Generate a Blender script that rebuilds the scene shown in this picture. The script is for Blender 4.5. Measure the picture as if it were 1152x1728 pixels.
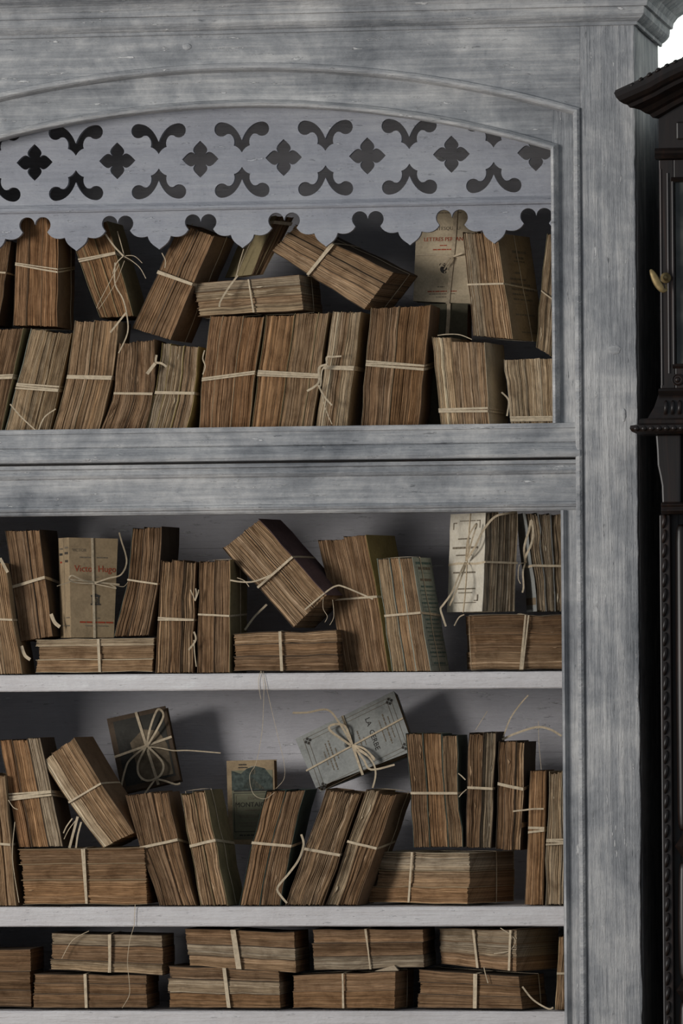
import bpy, bmesh, math, random
from mathutils import Vector, Matrix, Euler, noise

# ------------------------------------------------------------------ camera, world, light, exposure
for o in list(bpy.data.objects):
    bpy.data.objects.remove(o)
SC = bpy.context.scene
COL = SC.collection
F_PX = 10940.0
CX, CY = 576.0, 864.0
YAW, PITCH, ROLL = math.radians(9.0), math.radians(1.5), -0.0068
EYE_Z = 1.60
cam_d = bpy.data.cameras.new('camera')
cam = bpy.data.objects.new('camera', cam_d)
COL.objects.link(cam)
ROT = Euler((0, 0, YAW)).to_matrix() @ Euler((math.pi / 2 + PITCH, 0, 0)).to_matrix() @ Euler((0, 0, ROLL)).to_matrix()
FWD = ROT @ Vector((0, 0, -1))
CAM = Vector((0, 0, EYE_Z + 10.94 * math.sin(PITCH))) - FWD * 10.94
cam.matrix_world = Matrix.Translation(CAM) @ ROT.to_4x4()
cam_d.sensor_width = 36.0
cam_d.lens = 36.0 * F_PX / 1728.0
cam_d.clip_end = 60
SC.camera = cam

W = bpy.data.worlds.new('world')
SC.world = W
W.use_nodes = True
W.node_tree.nodes['Background'].inputs[0].default_value = (0.80, 0.90, 1.0, 1)
W.node_tree.nodes['Background'].inputs[1].default_value = 0.29

def area(name, loc, target, sx, sy, power, color):
    l = bpy.data.lights.new(name, 'AREA')
    l.shape = 'RECTANGLE'; l.size = sx; l.size_y = sy
    l.energy = power; l.color = color
    o = bpy.data.objects.new(name, l)
    o.location = loc
    o.rotation_euler = (Vector(target) - Vector(loc)).to_track_quat('-Z', 'Y').to_euler()
    COL.objects.link(o)
    return o
area('window_daylight', (-3.9, -4.6, 2.15), (0, 0, 1.9), 1.4, 1.9, 235, (1.0, 0.97, 0.93))

vs = SC.view_settings
vs.view_transform = 'Standard'; vs.look = 'None'; vs.gamma = 1.0
vs.use_curve_mapping = False
vs.exposure = -0.18

# ------------------------------------------------------------------ helpers
rnd = random.Random(7)

def ray(px, py):
    return ROT @ Vector(((px - CX) / F_PX, -(py - CY) / F_PX, -1.0))
def at_plane(px, py, p0, n):
    d = ray(px, py)
    return CAM + d * ((p0 - CAM).dot(n) / d.dot(n))
def at(px, py, Y=0.0):
    return at_plane(px, py, Vector((0, Y, 0)), Vector((0, 1, 0)))
def fx(px, py=864, Y=0.0): return at(px, py, Y).x
def fz(py, px=600, Y=0.0): return at(px, py, Y).z

def link_mesh(name, verts, faces, mat, parent=None, cols=None, uvs=None, smooth=False):
    me = bpy.data.meshes.new(name)
    loc = parent_loc(parent)
    me.from_pydata([(v[0] - loc.x, v[1] - loc.y, v[2] - loc.z) for v in verts], [], faces)
    if cols is not None:
        ca = me.color_attributes.new('Col', 'FLOAT_COLOR', 'POINT')
        flat = []
        for c in cols: flat.extend((c[0], c[1], c[2], 1.0))
        ca.data.foreach_set('color', flat)
    if uvs is not None:
        ul = me.uv_layers.new(name='UVMap')
        flat = []
        for l in me.loops:
            flat.extend(uvs[l.vertex_index])
        ul.data.foreach_set('uv', flat)
    me.materials.append(mat)
    bm = bmesh.new(); bm.from_mesh(me)
    bmesh.ops.recalc_face_normals(bm, faces=bm.faces)
    bm.to_mesh(me); bm.free()
    if smooth:
        for p in me.polygons: p.use_smooth = True
    o = bpy.data.objects.new(name, me)
    COL.objects.link(o)
    if parent is not None: o.parent = parent
    return o

def parent_loc(p):
    v = Vector((0, 0, 0))
    while p is not None:
        v = v + p.location
        p = p.parent
    return v

def empty(name, loc, label, cat, group=None):
    o = bpy.data.objects.new(name, None)
    o.location = loc
    o.empty_display_size = 0.05
    COL.objects.link(o)
    o['label'] = label; o['category'] = cat
    if group: o['group'] = group
    return o

def box(x0, x1, y0, y1, z0, z1):
    v = [(x0, y0, z0), (x1, y0, z0), (x1, y1, z0), (x0, y1, z0), (x0, y0, z1), (x1, y0, z1), (x1, y1, z1), (x0, y1, z1)]
    f = [(0, 1, 5, 4), (1, 2, 6, 5), (2, 3, 7, 6), (3, 0, 4, 7), (4, 5, 6, 7), (3, 2, 1, 0)]
    return v, f

def join(*parts):
    V, Fc = [], []
    for v, f in parts:
        k = len(V)
        V += list(v); Fc += [tuple(i + k for i in q) for q in f]
    return V, Fc

def bevel_obj(o, w=0.002, seg=2):
    m = o.modifiers.new('bevel', 'BEVEL'); m.width = w; m.segments = seg; m.limit_method = 'ANGLE'
    return o

def extrude_profile_x(prof, x0, x1, nx=1):
    """closed profile of (y,z) run along X"""
    V, Fc = [], []
    n = len(prof)
    for i in range(nx + 1):
        x = x0 + (x1 - x0) * i / nx
        V += [(x, y, z) for y, z in prof]
    for i in range(nx):
        for j in range(n):
            a = i * n + j; b = i * n + (j + 1) % n
            Fc.append((a, b, b + n, a + n))
    Fc.append(tuple(range(n))); Fc.append(tuple(nx * n + j for j in range(n)))
    return V, Fc

def sweep2d(path, prof, closed_prof=True):
    """path: (X,Z) points, prof: (offset to the left of travel, Y). mitred"""
    V, Fc = [], []
    P = [Vector(p) for p in path]
    n = len(prof)
    for i, p in enumerate(P):
        d0 = (P[i] - P[i - 1]).normalized() if i > 0 else None
        d1 = (P[i + 1] - P[i]).normalized() if i < len(P) - 1 else None
        if d0 is None: d0 = d1
        if d1 is None: d1 = d0
        n0 = Vector((-d0.y, d0.x)); n1 = Vector((-d1.y, d1.x))
        m = (n0 + n1).normalized()
        s = 1.0 / max(0.3, m.dot(n0))
        for off, y in prof:
            q = p + m * off * s
            V.append((q.x, y, q.y))
    for i in range(len(P) - 1):
        for j in range(n if closed_prof else n - 1):
            a = i * n + j; b = i * n + (j + 1) % n
            Fc.append((a, b, b + n, a + n))
    if closed_prof:
        Fc.append(tuple(range(n))); Fc.append(tuple((len(P) - 1) * n + j for j in range(n)))
    return V, Fc

def strip_board(A, B, y0, y1):
    """board between two (X,Z) polylines with equal counts"""
    n = len(A); V = []
    for y in (y0, y1):
        for pl in (A, B):
            V += [(p[0], y, p[1]) for p in pl]
    Fc = []
    for i in range(n - 1):
        Fc.append((i, i + 1, n + i + 1, n + i))
        Fc.append((2 * n + i, 2 * n + i + 1, 3 * n + i + 1, 3 * n + i))
        Fc.append((i, i + 1, 2 * n + i + 1, 2 * n + i))
        Fc.append((n + i, n + i + 1, 3 * n + i + 1, 3 * n + i))
    Fc.append((0, n, 3 * n, 2 * n)); Fc.append((n - 1, 2 * n - 1, 4 * n - 1, 3 * n - 1))
    return V, Fc

def round_prof(half, y0, h, n=6):
    """half-round bead standing proud towards -Y"""
    pts = []
    for i in range(n + 1):
        t = math.pi * i / n
        pts.append((-half * math.cos(t), y0 - h * math.sin(t)))
    return pts

# ------------------------------------------------------------------ materials
def new_mat(name):
    m = bpy.data.materials.new(name); m.use_nodes = True
    nt = m.node_tree
    return m, nt, nt.nodes['Principled BSDF']
def nd(nt, typ, **kw):
    n = nt.nodes.new(typ)
    for k, v in kw.items(): setattr(n, k, v)
    return n
def ramp(nt, stops):
    r = nd(nt, 'ShaderNodeValToRGB')
    cr = r.color_ramp
    while len(cr.elements) > 1: cr.elements.remove(cr.elements[-1])
    cr.elements[0].position = stops[0][0]; cr.elements[0].color = (*stops[0][1], 1)
    for p, c in stops[1:]:
        e = cr.elements.new(p); e.color = (*c, 1)
    return r
def noise_n(nt, vec, scale, detail=4, rough=0.6, dist=0.0):
    n = nd(nt, 'ShaderNodeTexNoise')
    n.inputs['Scale'].default_value = scale; n.inputs['Detail'].default_value = detail
    n.inputs['Roughness'].default_value = rough; n.inputs['Distortion'].default_value = dist
    nt.links.new(vec, n.inputs['Vector'])
    return n
def mapping(nt, vec, scale, loc=(0, 0, 0)):
    m = nd(nt, 'ShaderNodeMapping')
    m.inputs['Scale'].default_value = scale; m.inputs['Location'].default_value = loc
    nt.links.new(vec, m.inputs['Vector'])
    return m.outputs[0]
def mix(nt, fac, a, b, mode='MIX'):
    m = nd(nt, 'ShaderNodeMix', data_type='RGBA', blend_type=mode)
    if isinstance(fac, (int, float)): m.inputs[0].default_value = fac
    else: nt.links.new(fac, m.inputs[0])
    for k, v in ((6, a), (7, b)):
        if isinstance(v, tuple): m.inputs[k].default_value = (*v, 1)
        else: nt.links.new(v, m.inputs[k])
    return m.outputs[2]
def math_n(nt, op, a, b):
    m = nd(nt, 'ShaderNodeMath', operation=op)
    for k, v in ((0, a), (1, b)):
        if isinstance(v, (int, float)): m.inputs[k].default_value = v
        else: nt.links.new(v, m.inputs[k])
    return m.outputs[0]
def bump(nt, bsdf, h, strength=0.3, dist=0.002):
    b = nd(nt, 'ShaderNodeBump')
    b.inputs['Strength'].default_value = strength; b.inputs['Distance'].default_value = dist
    nt.links.new(h, b.inputs['Height']); nt.links.new(b.outputs[0], bsdf.inputs['Normal'])

def paint_mat(name, axis, dark, mid, light, worn=0.5, seed=0.0):
    """chalky dry-brushed paint, grain along axis 'x' or 'z'"""
    m, nt, bs = new_mat(name)
    pos = nd(nt, 'ShaderNodeNewGeometry').outputs['Position']
    k = {'x': (1, 6, 6), 'z': (6, 6, 1)}[axis]
    k2 = {'x': (2.2, 60, 60), 'z': (60, 60, 2.2)}[axis]
    k3 = {'x': (8, 260, 260), 'z': (260, 260, 8)}[axis]
    big = noise_n(nt, mapping(nt, pos, tuple(a * 1.5 for a in k), (seed, seed, seed)), 1.6, 6, 0.62, 0.6)
    st = noise_n(nt, mapping(nt, pos, k2, (seed, 0, 0)), 1.0, 5, 0.65, 0.2)
    fine = noise_n(nt, mapping(nt, pos, k3), 1.0, 3, 0.6)
    blot = noise_n(nt, pos, 26, 5, 0.7, 0.3)
    wide = noise_n(nt, pos, 6.0, 6, 0.62, 0.8)
    big2 = math_n(nt, 'ADD', math_n(nt, 'MULTIPLY', big.outputs[0], 0.42), math_n(nt, 'MULTIPLY', wide.outputs[0], 0.58))
    a = math_n(nt, 'MULTIPLY', big2, 0.50)
    b = math_n(nt, 'MULTIPLY', st.outputs[0], 0.22)
    c = math_n(nt, 'MULTIPLY', fine.outputs[0], 0.12)
    d = math_n(nt, 'MULTIPLY', blot.outputs[0], 0.16)
    s = math_n(nt, 'ADD', math_n(nt, 'ADD', a, b), math_n(nt, 'ADD', c, d))
    w = 0.072 * worn
    r = ramp(nt, [(0.50 - w * 1.5, dark), (0.50 - w * 0.2, mid), (0.50 + w * 0.9, light), (0.5 + w * 1.7, tuple(min(0.85, x * 1.25) for x in light))])
    nt.links.new(s, r.inputs[0])
    chip = noise_n(nt, mapping(nt, pos, tuple(a * 14 for a in k), (3 + seed, 1, 2)), 1.2, 4, 0.75)
    cr = ramp(nt, [(0.645, (0, 0, 0)), (0.675, (1, 1, 1))]); nt.links.new(chip.outputs[0], cr.inputs[0])
    col = mix(nt, math_n(nt, 'MULTIPLY', cr.outputs[0], 0.8), r.outputs[0], tuple(min(0.8, x * 1.35) for x in light))
    chd = ramp(nt, [(0.315, (1, 1, 1)), (0.345, (0, 0, 0))]); nt.links.new(chip.outputs[0], chd.inputs[0])
    col = mix(nt, math_n(nt, 'MULTIPLY', chd.outputs[0], 0.6), col, tuple(x * 0.5 for x in dark))
    nt.links.new(col, bs.inputs['Base Color'])
    bs.inputs['Roughness'].default_value = 0.72
    bs.inputs['Specular IOR Level'].default_value = 0.25
    h = math_n(nt, 'ADD', math_n(nt, 'MULTIPLY', st.outputs[0], 0.9), math_n(nt, 'ADD', math_n(nt, 'MULTIPLY', fine.outputs[0], 0.5), math_n(nt, 'MULTIPLY', blot.outputs[0], 0.6)))
    h = math_n(nt, 'ADD', h, math_n(nt, 'MULTIPLY', cr.outputs[0], 0.35))
    peel = noise_n(nt, mapping(nt, pos, tuple(a * 30 for a in k)), 1.0, 5, 0.7)
    h = math_n(nt, 'ADD', h, math_n(nt, 'MULTIPLY', peel.outputs[0], 0.8))
    bump(nt, bs, h, 0.9, 0.0032)
    return m

GD, GM, GL = (0.165, 0.176, 0.192), (0.345, 0.354, 0.368), (0.575, 0.572, 0.565)
M_PAINT_X = paint_mat('grey_paint_horizontal', 'x', GD, GM, GL, 1.0, 0.0)
M_PAINT_Z = paint_mat('grey_paint_vertical', 'z', GD, GM, GL, 1.0, 4.0)
M_BEAD = paint_mat('worn_bead_paint', 'x', (0.24, 0.25, 0.265), (0.42, 0.425, 0.435), (0.62, 0.615, 0.605), 1.0, 6.0)
M_FRET = paint_mat('fretwork_paint', 'x', (0.27, 0.28, 0.315), (0.355, 0.365, 0.405), (0.44, 0.45, 0.48), 1.3, 8.0)
M_SHELF = paint_mat('white_shelf_paint', 'x', (0.60, 0.575, 0.57), (0.68, 0.655, 0.655), (0.74, 0.72, 0.72), 0.9, 2.0)
M_BACK = paint_mat('back_panel_paint', 'x', (0.52, 0.51, 0.535), (0.575, 0.56, 0.59), (0.63, 0.615, 0.64), 1.2, 5.0)

def page_mat():
    m, nt, bs = new_mat('old_paper_edges')
    colr = nd(nt, 'ShaderNodeVertexColor', layer_name='Col').outputs[0]
    uv = nd(nt, 'ShaderNodeUVMap', uv_map='UVMap').outputs[0]
    s1 = noise_n(nt, mapping(nt, uv, (1500, 22, 1)), 1.0, 3, 0.7)
    s2 = noise_n(nt, mapping(nt, uv, (420, 14, 1), (7, 3, 0)), 1.0, 4, 0.65, 0.3)
    bl = noise_n(nt, mapping(nt, uv, (38, 26, 1), (1, 5, 0)), 1.0, 5, 0.7, 0.4)
    r1 = ramp(nt, [(0.30, (0.50, 0.47, 0.44)), (0.47, (0.92, 0.92, 0.92)), (0.66, (1.50, 1.54, 1.58))]); nt.links.new(s1.outputs[0], r1.inputs[0])
    r2 = ramp(nt, [(0.28, (0.70, 0.67, 0.64)), (0.52, (1.0, 1.0, 1.0)), (0.72, (1.30, 1.33, 1.36))]); nt.links.new(s2.outputs[0], r2.inputs[0])
    r3 = ramp(nt, [(0.30, (0.62, 0.58, 0.55)), (0.52, (1.0, 1.0, 1.0)), (0.74, (1.18, 1.18, 1.16))]); nt.links.new(bl.outputs[0], r3.inputs[0])
    c = mix(nt, 1.0, colr, r1.outputs[0], 'MULTIPLY')
    c = mix(nt, 1.0, c, r2.outputs[0], 'MULTIPLY')
    c = mix(nt, 1.0, c, r3.outputs[0], 'MULTIPLY')
    nt.links.new(c, bs.inputs['Base Color'])
    bs.inputs['Roughness'].default_value = 0.9
    bs.inputs['Specular IOR Level'].default_value = 0.1
    h = math_n(nt, 'ADD', s1.outputs[0], s2.outputs[0])
    bump(nt, bs, h, 0.6, 0.0012)
    return m
M_PAGE = page_mat()

_covers = {}
def cover_mat(rgb):
    key = tuple(round(x, 3) for x in rgb)
    if key in _covers: return _covers[key]
    m, nt, bs = new_mat('paper_cover')
    pos = nd(nt, 'ShaderNodeNewGeometry').outputs['Position']
    n1 = noise_n(nt, pos, 22, 6, 0.7, 0.4); n2 = noise_n(nt, pos, 240, 3, 0.6)
    r = ramp(nt, [(0.30, tuple(x * 0.68 for x in rgb)), (0.52, rgb), (0.75, tuple(min(0.8, x * 1.15) for x in rgb))])
    nt.links.new(n1.outputs[0], r.inputs[0])
    c = mix(nt, 0.25, r.outputs[0], n2.outputs[0], 'OVERLAY')
    nt.links.new(c, bs.inputs['Base Color'])
    bs.inputs['Roughness'].default_value = 0.85; bs.inputs['Specular IOR Level'].default_value = 0.15
    bump(nt, bs, n2.outputs[0], 0.25, 0.0006)
    _covers[key] = m
    return m

def simple_mat(name, rgb, rough=0.8, spec=0.2, var=0.25, scale=60, metal=0.0):
    m, nt, bs = new_mat(name)
    pos = nd(nt, 'ShaderNodeNewGeometry').outputs['Position']
    n1 = noise_n(nt, pos, scale, 5, 0.65)
    r = ramp(nt, [(0.3, tuple(x * (1 - var) for x in rgb)), (0.7, tuple(min(0.95, x * (1 + var)) for x in rgb))])
    nt.links.new(n1.outputs[0], r.inputs[0]); nt.links.new(r.outputs[0], bs.inputs['Base Color'])
    bs.inputs['Roughness'].default_value = rough; bs.inputs['Specular IOR Level'].default_value = spec
    bs.inputs['Metallic'].default_value = metal
    bump(nt, bs, n1.outputs[0], 0.15, 0.001)
    return m
M_RAFFIA = simple_mat('raffia', (0.56, 0.455, 0.315), 0.7, 0.3, 0.25, 160)
M_INK = simple_mat('black_ink', (0.055, 0.05, 0.045), 0.8, 0.1, 0.2)
M_INK_SOFT = simple_mat('faded_ink', (0.20, 0.165, 0.12), 0.8, 0.1, 0.2)
M_INK_GREEN = simple_mat('green_ink', (0.13, 0.19, 0.165), 0.8, 0.1, 0.2)
M_INK_RED = simple_mat('red_ink', (0.36, 0.07, 0.035), 0.8, 0.1, 0.2)

def dark_wood():
    m, nt, bs = new_mat('dark_varnished_wood')
    pos = nd(nt, 'ShaderNodeNewGeometry').outputs['Position']
    g = noise_n(nt, mapping(nt, pos, (40, 40, 3)), 1.5, 5, 0.6, 0.5)
    r = ramp(nt, [(0.3, (0.006, 0.0045, 0.004)), (0.55, (0.014, 0.008, 0.006)), (0.75, (0.034, 0.015, 0.009))])
    nt.links.new(g.outputs[0], r.inputs[0]); nt.links.new(r.outputs[0], bs.inputs['Base Color'])
    bs.inputs['Roughness'].default_value = 0.40; bs.inputs['Specular IOR Level'].default_value = 0.5
    bump(nt, bs, g.outputs[0], 0.25, 0.001)
    return m
M_DARK = dark_wood()
M_BRASS = simple_mat('old_brass', (0.30, 0.22, 0.10), 0.5, 0.4, 0.3, 90, 0.5)
M_WALL = simple_mat('plaster_wall', (0.62, 0.61, 0.58), 0.9, 0.1, 0.06, 8)
M_FLOOR = simple_mat('floor_boards', (0.20, 0.13, 0.08), 0.5, 0.3, 0.3, 12)

# ------------------------------------------------------------------ setting
def struct(o, label=None):
    o['kind'] = 'structure'
    if label: o['label'] = label
    return o
WALL_Y = 0.41
WX0, WX1, WZ0, WZ1 = 0.28, 1.30, 2.62, 3.25      # window opening in the wall behind
def wall_back():
    parts = [box(-3.2, WX0, WALL_Y, WALL_Y + 0.25, 0, 3.6), box(WX1, 3.2, WALL_Y, WALL_Y + 0.25, 0, 3.6),
             box(WX0, WX1, WALL_Y, WALL_Y + 0.25, 0, WZ0), box(WX0, WX1, WALL_Y, WALL_Y + 0.25, WZ1, 3.6)]
    v, f = join(*parts)
    struct(link_mesh('wall_back', v, f, M_WALL))
wall_back()
v, f = box(-3.2, 3.2, -6.0, WALL_Y + 0.25, -0.1, 0.0)
struct(link_mesh('floor', v, f, M_FLOOR))
def window_back():
    t = 0.045
    y0, y1 = WALL_Y + 0.16, WALL_Y + 0.21
    parts = [box(WX0, WX0 + t, y0, y1, WZ0, WZ1), box(WX1 - t, WX1, y0, y1, WZ0, WZ1),
             box(WX0, WX1, y0, y1, WZ0, WZ0 + t), box(WX0, WX1, y0, y1, WZ1 - t, WZ1),
             box((WX0 + WX1) / 2 - 0.02, (WX0 + WX1) / 2 + 0.02, y0, y1, WZ0, WZ1)]
    v, f = join(*parts)
    w = struct(link_mesh('window_1', v, f, M_SHELF))
    gm, nt, bs = new_mat('window_glass')
    bs.inputs['Roughness'].default_value = 0.02; bs.inputs['Transmission Weight'].default_value = 1.0
    bs.inputs['IOR'].default_value = 1.01; bs.inputs['Base Color'].default_value = (0.97, 1, 0.98, 1)
    v, f = box(WX0 + t, WX1 - t, y0 + 0.02, y0 + 0.024, WZ0 + t, WZ1 - t)
    link_mesh('window_pane', v, f, gm, w)
    # bright overcast sky seen through it
    sm, nt, bs = new_mat('overcast_sky')
    for n in list(nt.nodes):
        if n.type == 'BSDF_PRINCIPLED': nt.nodes.remove(n)
    em = nd(nt, 'ShaderNodeEmission'); em.inputs[0].default_value = (0.96, 1.0, 0.97, 1); em.inputs[1].default_value = 2.2
    nt.links.new(em.outputs[0], nt.nodes['Material Output'].inputs[0])
    v, f = box(-0.6, 2.8, 1.6, 1.62, 1.0, 4.4)
    struct(link_mesh('sky', v, f, sm))
window_back()

# ------------------------------------------------------------------ painted bookcase
XR = fx(1077); XC = fx(400); XL = 2 * XC - XR
CASE_D = 0.39
root = empty('bookcase', (XC, 0, 0), 'tall grey distressed painted bookcase with arched fretwork top and white shelves', 'bookcase')
def part(name, vf, mat, smooth=False, bev=None, parent=None):
    o = link_mesh(name, vf[0], vf[1], mat, parent or root, smooth=smooth)
    if bev: bevel_obj(o, bev)
    return o
def mx(x): return 2 * XC - x          # mirror about the bookcase centre

X_ST = fx(984)       # stile inner edge
X_BEAD = fx(977)     # bead beside the stile
X_IN_U = fx(934)     # upper opening edge
X_IN_L = fx(945)     # lower opening edge
Z_CORN = fz(44, 1000)
Z_LIP = fz(718)
Z_RB = fz(727); Z_RN = fz(759); Z_RE = fz(776)
Z_M0 = fz(780); Z_M1 = fz(804); Z_BD = fz(849); Z_LO = fz(865)
Z_TOP = Z_CORN + 0.10

# stiles, outer edge worn and uneven
def stile(right):
    n = 150
    z0, z1 = 0.12, Z_CORN + 0.01
    A, B = [], []
    for i in range(n + 1):
        z = z0 + (z1 - z0) * i / n
        j = 0.0022 * noise.noise(Vector((z * 9, 3.1 if right else 9.7, 0))) + 0.0016 * noise.noise(Vector((z * 40, 1.7, 0)))
        j += -0.003 * max(0, noise.noise(Vector((z * 16, 5.5, 0))) - 0.35)
        xa, xb = X_ST, XR + j - 0.001
        if not right: xa, xb = mx(xa), mx(xb)
        A.append((xa, z)); B.append((xb, z))
    return strip_board(A, B, 0.0, 0.024)
part('stile', stile(True), M_PAINT_Z, bev=0.002)
part('stile', stile(False), M_PAINT_Z, bev=0.002)
for s in (0, 1):
    x0, x1 = XR - 0.026, XR - 0.003
    if s: x0, x1 = mx(x1), mx(x0)
    part('side_panel', box(x0, x1, 0.0245, CASE_D, 0.02, Z_CORN + 0.02), M_PAINT_Z, bev=0.0015)
    x0, x1 = XR - 0.0035, XR - 0.0005
    if s: x0, x1 = mx(x1), mx(x0)
    part('side_batten', box(x0, x1, 0.0245, 0.045, 0.02, Z_CORN + 0.01), M_PAINT_Z, bev=0.001)

# arch curves
ZA1 = at(400, 113).z; ZA2 = at(400, 178).z
R1, R2 = 2.0, 1.78
NA = 48
def arch(z_apex, R, half, n=NA):
    return [(XC + half * (2 * i / n - 1), z_apex - R + math.sqrt(R * R - (half * (2 * i / n - 1)) ** 2)) for i in range(n + 1)]
H1 = X_BEAD - XC; H2 = X_IN_U - XC
arch1 = arch(ZA1, R1, X_ST - XC + 0.0)
top_line = [(p[0], Z_CORN + 0.01) for p in arch1]
part('header_board', strip_board(arch1, top_line, 0.0005, 0.022), M_PAINT_X)
archB = arch(ZA1, R1, H1)
archI = arch(ZA2, R2, H2)
# recessed arched rail and its two stiles
part('arch_rail', strip_board(archI, arch(ZA1 + 0.004, R1, H2), 0.016, 0.032), M_PAINT_X)
for s in (0, 1):
    xa, xb = X_IN_U, X_ST
    zi, zo = archI[-1][1], archB[-1][1] + 0.01
    A = [(xa, Z_RB - 0.002), (xa, zi + 0.04), (xa, zo)]; B = [(xb, Z_RB - 0.002), (xb, zo - 0.005), (xb, zo)]
    if s: A = [(mx(x), z) for x, z in A]; B = [(mx(x), z) for x, z in B]
    part('frame_stile', strip_board(A, B, 0.0145, 0.0325), M_PAINT_Z)
# outer bead, running down beside both stiles
path = [(mx(X_BEAD), 0.12)] + [(mx(X_BEAD), archB[0][1])] + archB[1:-1] + [(X_BEAD, archB[-1][1])] + [(X_BEAD, 0.12)]
bead = [(-0.007, 0.016), (-0.007, 0.000), (-0.0055, -0.005), (-0.002, -0.0075), (0.002, -0.0070), (0.0045, -0.003), (0.006, 0.004), (0.0075, 0.016)]
part('outer_bead', sweep2d(path, [(-o, y) for o, y in bead]), M_BEAD)
# inner lip of the arched opening
path = [(mx(X_IN_U), Z_LIP)] + [(mx(X_IN_U), archI[0][1])] + archI[1:-1] + [(X_IN_U, archI[-1][1]), (X_IN_U, Z_LIP)]
lip = [(0.0015, 0.034), (0.0015, 0.006), (0.0, 0.0015), (-0.004, -0.0005), (-0.0065, 0.002), (-0.0072, 0.006), (-0.0095, 0.0085), (-0.011, 0.0155), (-0.011, 0.034)]
part('opening_lip', sweep2d(path, [(-o, y) for o, y in lip]), M_BEAD)

# rails between upper and lower opening
XA, XB = mx(X_ST - 0.004), X_ST - 0.004
prof = [(0.034, Z_LIP), (0.003, Z_LIP), (0.0015, Z_LIP - 0.002), (0.0015, Z_RB + 0.001), (0.004, Z_RB), (0.004, Z_RB - 0.006), (0.0035, Z_RN + 0.010), (0.006, Z_RN + 0.0085), (0.002, Z_RN + 0.007),
        (-0.004, Z_RN), (-0.008, Z_RN - 0.006), (-0.009, Z_RN - 0.011), (-0.007, Z_RE + 0.001), (0.0, Z_RE), (0.034, Z_RE)]
part('upper_rail', extrude_profile_x(prof, XA, XB, 1), M_PAINT_X)
prof = [(0.034, Z_M0), (0.000, Z_M0), (-0.002, Z_M0 - 0.003), (-0.002, Z_M0 - 0.006), (0.003, Z_M0 - 0.008), (0.001, Z_M0 - 0.012), (-0.0015, Z_M0 - 0.017), (0.002, Z_M1 + 0.002), (0.006, Z_M1),
        (0.006, Z_BD), (0.002, Z_BD - 0.002), (-0.001, Z_BD - 0.005), (0.001, Z_BD - 0.009), (0.006, Z_BD - 0.010), (0.007, Z_BD - 0.013), (0.010, Z_LO), (0.034, Z_LO)]
part('lower_rail', extrude_profile_x(prof, XA, XB, 1), M_PAINT_X)
v, f = box(XA, XB, 0.026, 0.034, Z_RE - 0.006, Z_RE + 0.003)
part('joint_strip', (v, f), M_DARK)
# frame around the lower opening
for s in (0, 1):
    pr = [(X_IN_L + 0.0, 0.034), (X_IN_L, 0.006), (X_IN_L + 0.0015, 0.001), (X_IN_L + 0.005, 0.0), (X_IN_L + 0.006, 0.005), (X_IN_L + 0.008, 0.006), (X_IN_L + 0.009, 0.009), (X_ST, 0.009), (X_ST, 0.034)]
    if s: pr = [(mx(x), y) for x, y in pr]
    V, Fc = [], []
    n = len(pr)
    for z in (0.30, Z_LO + 0.0005): V += [(x, y, z) for x, y in pr]
    for j in range(n): Fc.append((j, (j + 1) % n, (j + 1) % n + n, j + n))
    Fc.append(tuple(range(n))); Fc.append(tuple(range(n, 2 * n)))
    part('frame_stile', (V, Fc), M_PAINT_Z)

# cornice with mitred right and left returns
cprof = [(0.0, 0.0), (0.004, 0.001), (0.0045, 0.006), (0.008, 0.008), (0.013, 0.0125), (0.017, 0.018), (0.018, 0.025), (0.018, 0.030), (0.023, 0.031), (0.0245, 0.040), (0.032, 0.050), (0.044, 0.058), (0.056, 0.068), (0.058, 0.078), (0.066, 0.080), (0.068, 0.100), (0.0, 0.100)]
def cornice():
    V, Fc = [], []
    n = len(cprof)
    for (cx, sx, back) in ((XL, -1, True), (XL, -1, False), (XR, 1, False), (XR, 1, True)):
        for o, z in cprof:
            V.append((cx + sx * (o + 0.0), (CASE_D + 0.0) if back else -o, Z_CORN + z))
    for i in range(3):
        for j in range(n - 1):
            a = i * n + j
            Fc.append((a, a + 1, a + 1 + n, a + n))
    Fc.append(tuple(range(n))); Fc.append(tuple(range(3 * n, 4 * n)))
    Fc.append((n - 1, 2 * n - 1, 3 * n - 1, 4 * n - 1))
    return V, Fc
part('cornice', cornice(), M_PAINT_X)

# shelves and back boards
SH_X0, SH_X1 = mx(XR - 0.0265), XR - 0.0265
SHY = 0.038
Z_U = Z_LIP - 0.0005
Z_A = at(470, 1135.5, SHY).z; Z_B = at(470, 1530.0, SHY).z; Z_C = at(470, 1706.0, SHY).z
part('shelf', box(SH_X0, SH_X1, 0.0345, CASE_D - 0.012, Z_U - 0.024, Z_U), M_SHELF)
def shelf_board(zt, th):
    n = 60
    V, Fc = [], []
    for i in range(n + 1):
        x = SH_X0 + (SH_X1 - SH_X0) * i / n
        a = 0.0008 * noise.noise(Vector((x * 14, zt * 7, 0))); b = 0.0010 * noise.noise(Vector((x * 9, zt * 5, 3)))
        V += [(x, SHY + 0.001, zt - 0.0004 + min(0, a)), (x, SHY - 0.001, zt - 0.003 + a), (x, SHY - 0.001 + b * 0.5, zt - th + 0.002 + b), (x, SHY + 0.001, zt - th), (x, CASE_D - 0.012, zt - th), (x, CASE_D - 0.012, zt - 0.0004)]
    for i in range(n):
        for j in range(6):
            a = i * 6 + j; b = i * 6 + (j + 1) % 6
            Fc.append((a, b, b + 6, a + 6))
    Fc.append(tuple(range(6))); Fc.append(tuple(n * 6 + j for j in range(6)))
    return V, Fc
for zt, th in ((Z_A, 0.029), (Z_B, 0.0335), (Z_C, 0.033), (Z_C - 0.36, 0.03), (Z_C - 0.66, 0.03)):
    part('shelf', shelf_board(zt, th), M_SHELF)
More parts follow.
